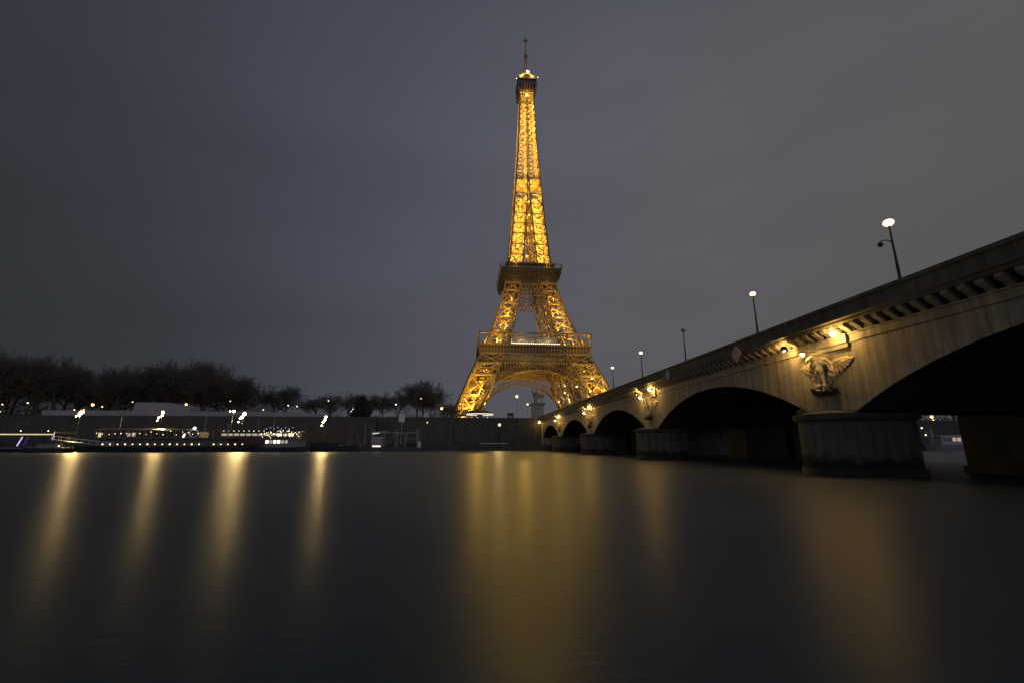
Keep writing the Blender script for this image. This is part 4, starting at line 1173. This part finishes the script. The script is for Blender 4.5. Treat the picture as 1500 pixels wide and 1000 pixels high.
MB().bar((-6.4, -2.2, 5.25), (-2.2, -2.2, 5.75), .3, .16).build("canopy", M_white, s)
MB().bar((-6.2, -2.4, 5.0), (-4.2, -2.4, 5.22), .1, .08).build("canopy_light", G_bright, s)
MB().box(3.4, 6.4, -1.6, 1.6, 1.11, 2.6).build("booth", M_black, s)
MB().box(6.8, 7.6, -1, 0, 1.11, 2.9).build("ticket_machine", M_white, s)
p = thing("signboard", "tall pole with a plain pale panel rising above the landing stage", "sign", (-20.6, 143, 1.9))
MB().tube([(0, 0, 0), (0, 0, 7.4)], .13, 8).build("pole", M_grey, p); MB().box(-1.0, .8, -.1, .1, 6.9, 9.4).build("panel", M_white, p)
# pale slab added to stand in for the lamplit patch of the quay
p = thing("lit_quay_patch", "low pale slab standing in for the lamplit patch of the lower quay", "quay slab", (8.5, 150, 1.9))
MB().box(-4.5, 4.5, -.4, .4, .32, .5).build("pale_slab", M_white, p)
for x in (-3.8, 0, 3.8): MB().box(x - .25, x + .25, -.3, .3, 0, .32).build("leg", M_quay, p)
# what shows through the near arch
b = thing("cabin_boat", "pale blue cabin boat on the far bank, seen through the gap beside the near pier", "boat", (156, 134, 0), PI)
hull(15, 5, 1.9, 3).build("hull", M_hullw, b); c3 = MB().box(-5.5, 3.6, -2, 2, 1.91, 4.6).build("cabin", mat("pale blue cabin paint", (.24, .26, .42), .5, var=.15), b)
for i in range(5): MB().box(-5 + i * 1.7, -3.8 + i * 1.7, 2.0, 2.06, 3.0, 4.1).build("window", G_window if i < 3 else M_glass, c3)
MB().box(-6, 4.2, -2.3, 2.3, 4.61, 4.8).build("roof", M_white, b)
MB().bar((4.4, 0, 1.9), (4.4, 0, 7.0), .12).bar((4.4, 0, 5.6), (7, 0, 6.0), .1).build("mast", M_white, b)
for x, z, lab in ((159.5, 7.4, "white lamp left of the blue cabin boat, seen through the arch gap"), (160.5, 5.0, "low lamp on the quay left of the cabin boat, seen through the arch gap"), (163, 4.6, "lowest lamp on the quay behind the cabin boat, seen through the arch gap")):
    t = thing("distant_lamp", lab, "street lamp", (x, 144, 1.9), group="small distant street lamps along the far bank")
    MB().tube([(0, 0, 0), (0, 0, z - 1.9)], .08, 6).build("post", M_black, t); MB().ico((0, 0, z - 1.7), .3).build("globe", G_small, t)
t = thing("distant_lamp", "orange twin lamp high on the far quay, seen through the arch gap", "street lamp", (187, 164, GZ), group="small distant street lamps along the far bank")
MB().tube([(0, 0, 0), (0, 0, 2.6)], .1, 6).build("post", M_black, t); MB().ico((0, -.1, 2.8), .5).build("globe", G_orange, t); MB().ico((.4, -.1, 1.3), .4).build("globe", G_orange, t)

for k, (x, y, h) in enumerate([(196, 178, 15), (206, 186, 18), (216, 180, 16), (226, 188, 17), (238, 184, 18)]):
    tree(k, x, y, h, "bare winter tree behind the far quay, glimpsed through the arch gap", 1.4, k)
hedge(180, 330, 215, 9, "dark hedge behind the far quay, glimpsed through the arch gap")


# thin poles standing along the far quay
for x, y, z0, z1, lab in ((-85.5, 156, 1.9, 14.2, "thin pale pole before the pavilion, left of the bright lamp pair"), (-69.0, 156, 1.9, 15.0, "thin pale pole rising past the pavilion's roof right of the bright lamp pair"), (-61.5, 150, 1.9, 11.0, "thin pole behind the excursion boat's right end"), (-33.0, 150, 1.9, 8.6, "short thin pole between the dark barge and the landing stage")):
    t = thing("flagpole", lab, "pole", (x, y, z0), group="thin poles along the far quay")
    MB().tube([(0, 0, .2), (0, 0, z1 - z0)], [.11, .06], 8).build("shaft", M_grey, t); MB().lathe([(.3, 0), (.3, .12), (.14, .2)], n=8).build("foot", M_black, t); MB().ell((0, 0, z1 - z0 + .1), .13, n=8, m=6).build("finial", M_grey, t)
# stair down the quay wall
t = thing("quay_stair", "long stone stair sloping down the quay wall behind the dark barge", "stairs", (-40, 157.1, 1.9))
m = MB()
for i in range(40): m.box(-9 + i * .45, -9 + (i + 1) * .45, -1.1, .88, 0, .2 + i * .195)
m.build("steps", M_quay, t); m = MB().bar((-9, -1.05, 1.2), (9, -1.05, 9.0), .07)
for i in range(10): m.bar((-8.6 + i * 1.9, -1.05, .2 + i * .82), (-8.6 + i * 1.9, -1.05, 1.35 + i * .82), .05)
m.build("handrail", M_black, t)
b = bpy.data.objects["restaurant_boat"]
m = MB()
for h in (2.3, 2.75): m.bar((-20, -3.85, h), (20, -3.85, h), .04)
for i in range(21): m.bar((-20 + 2 * i, -3.85, 1.55), (-20 + 2 * i, -3.85, 2.75), .04)
m.build("railing", M_grey, b)
m = MB().bar((-14, 0, 6), (-14, 0, 9.5), .12).bar((-15.2, 0, 8.6), (-12.8, 0, 8.6), .06).bar((14, 0, 3.8), (14, 0, 7.5), .1)
m.build("mast", M_grey, b)
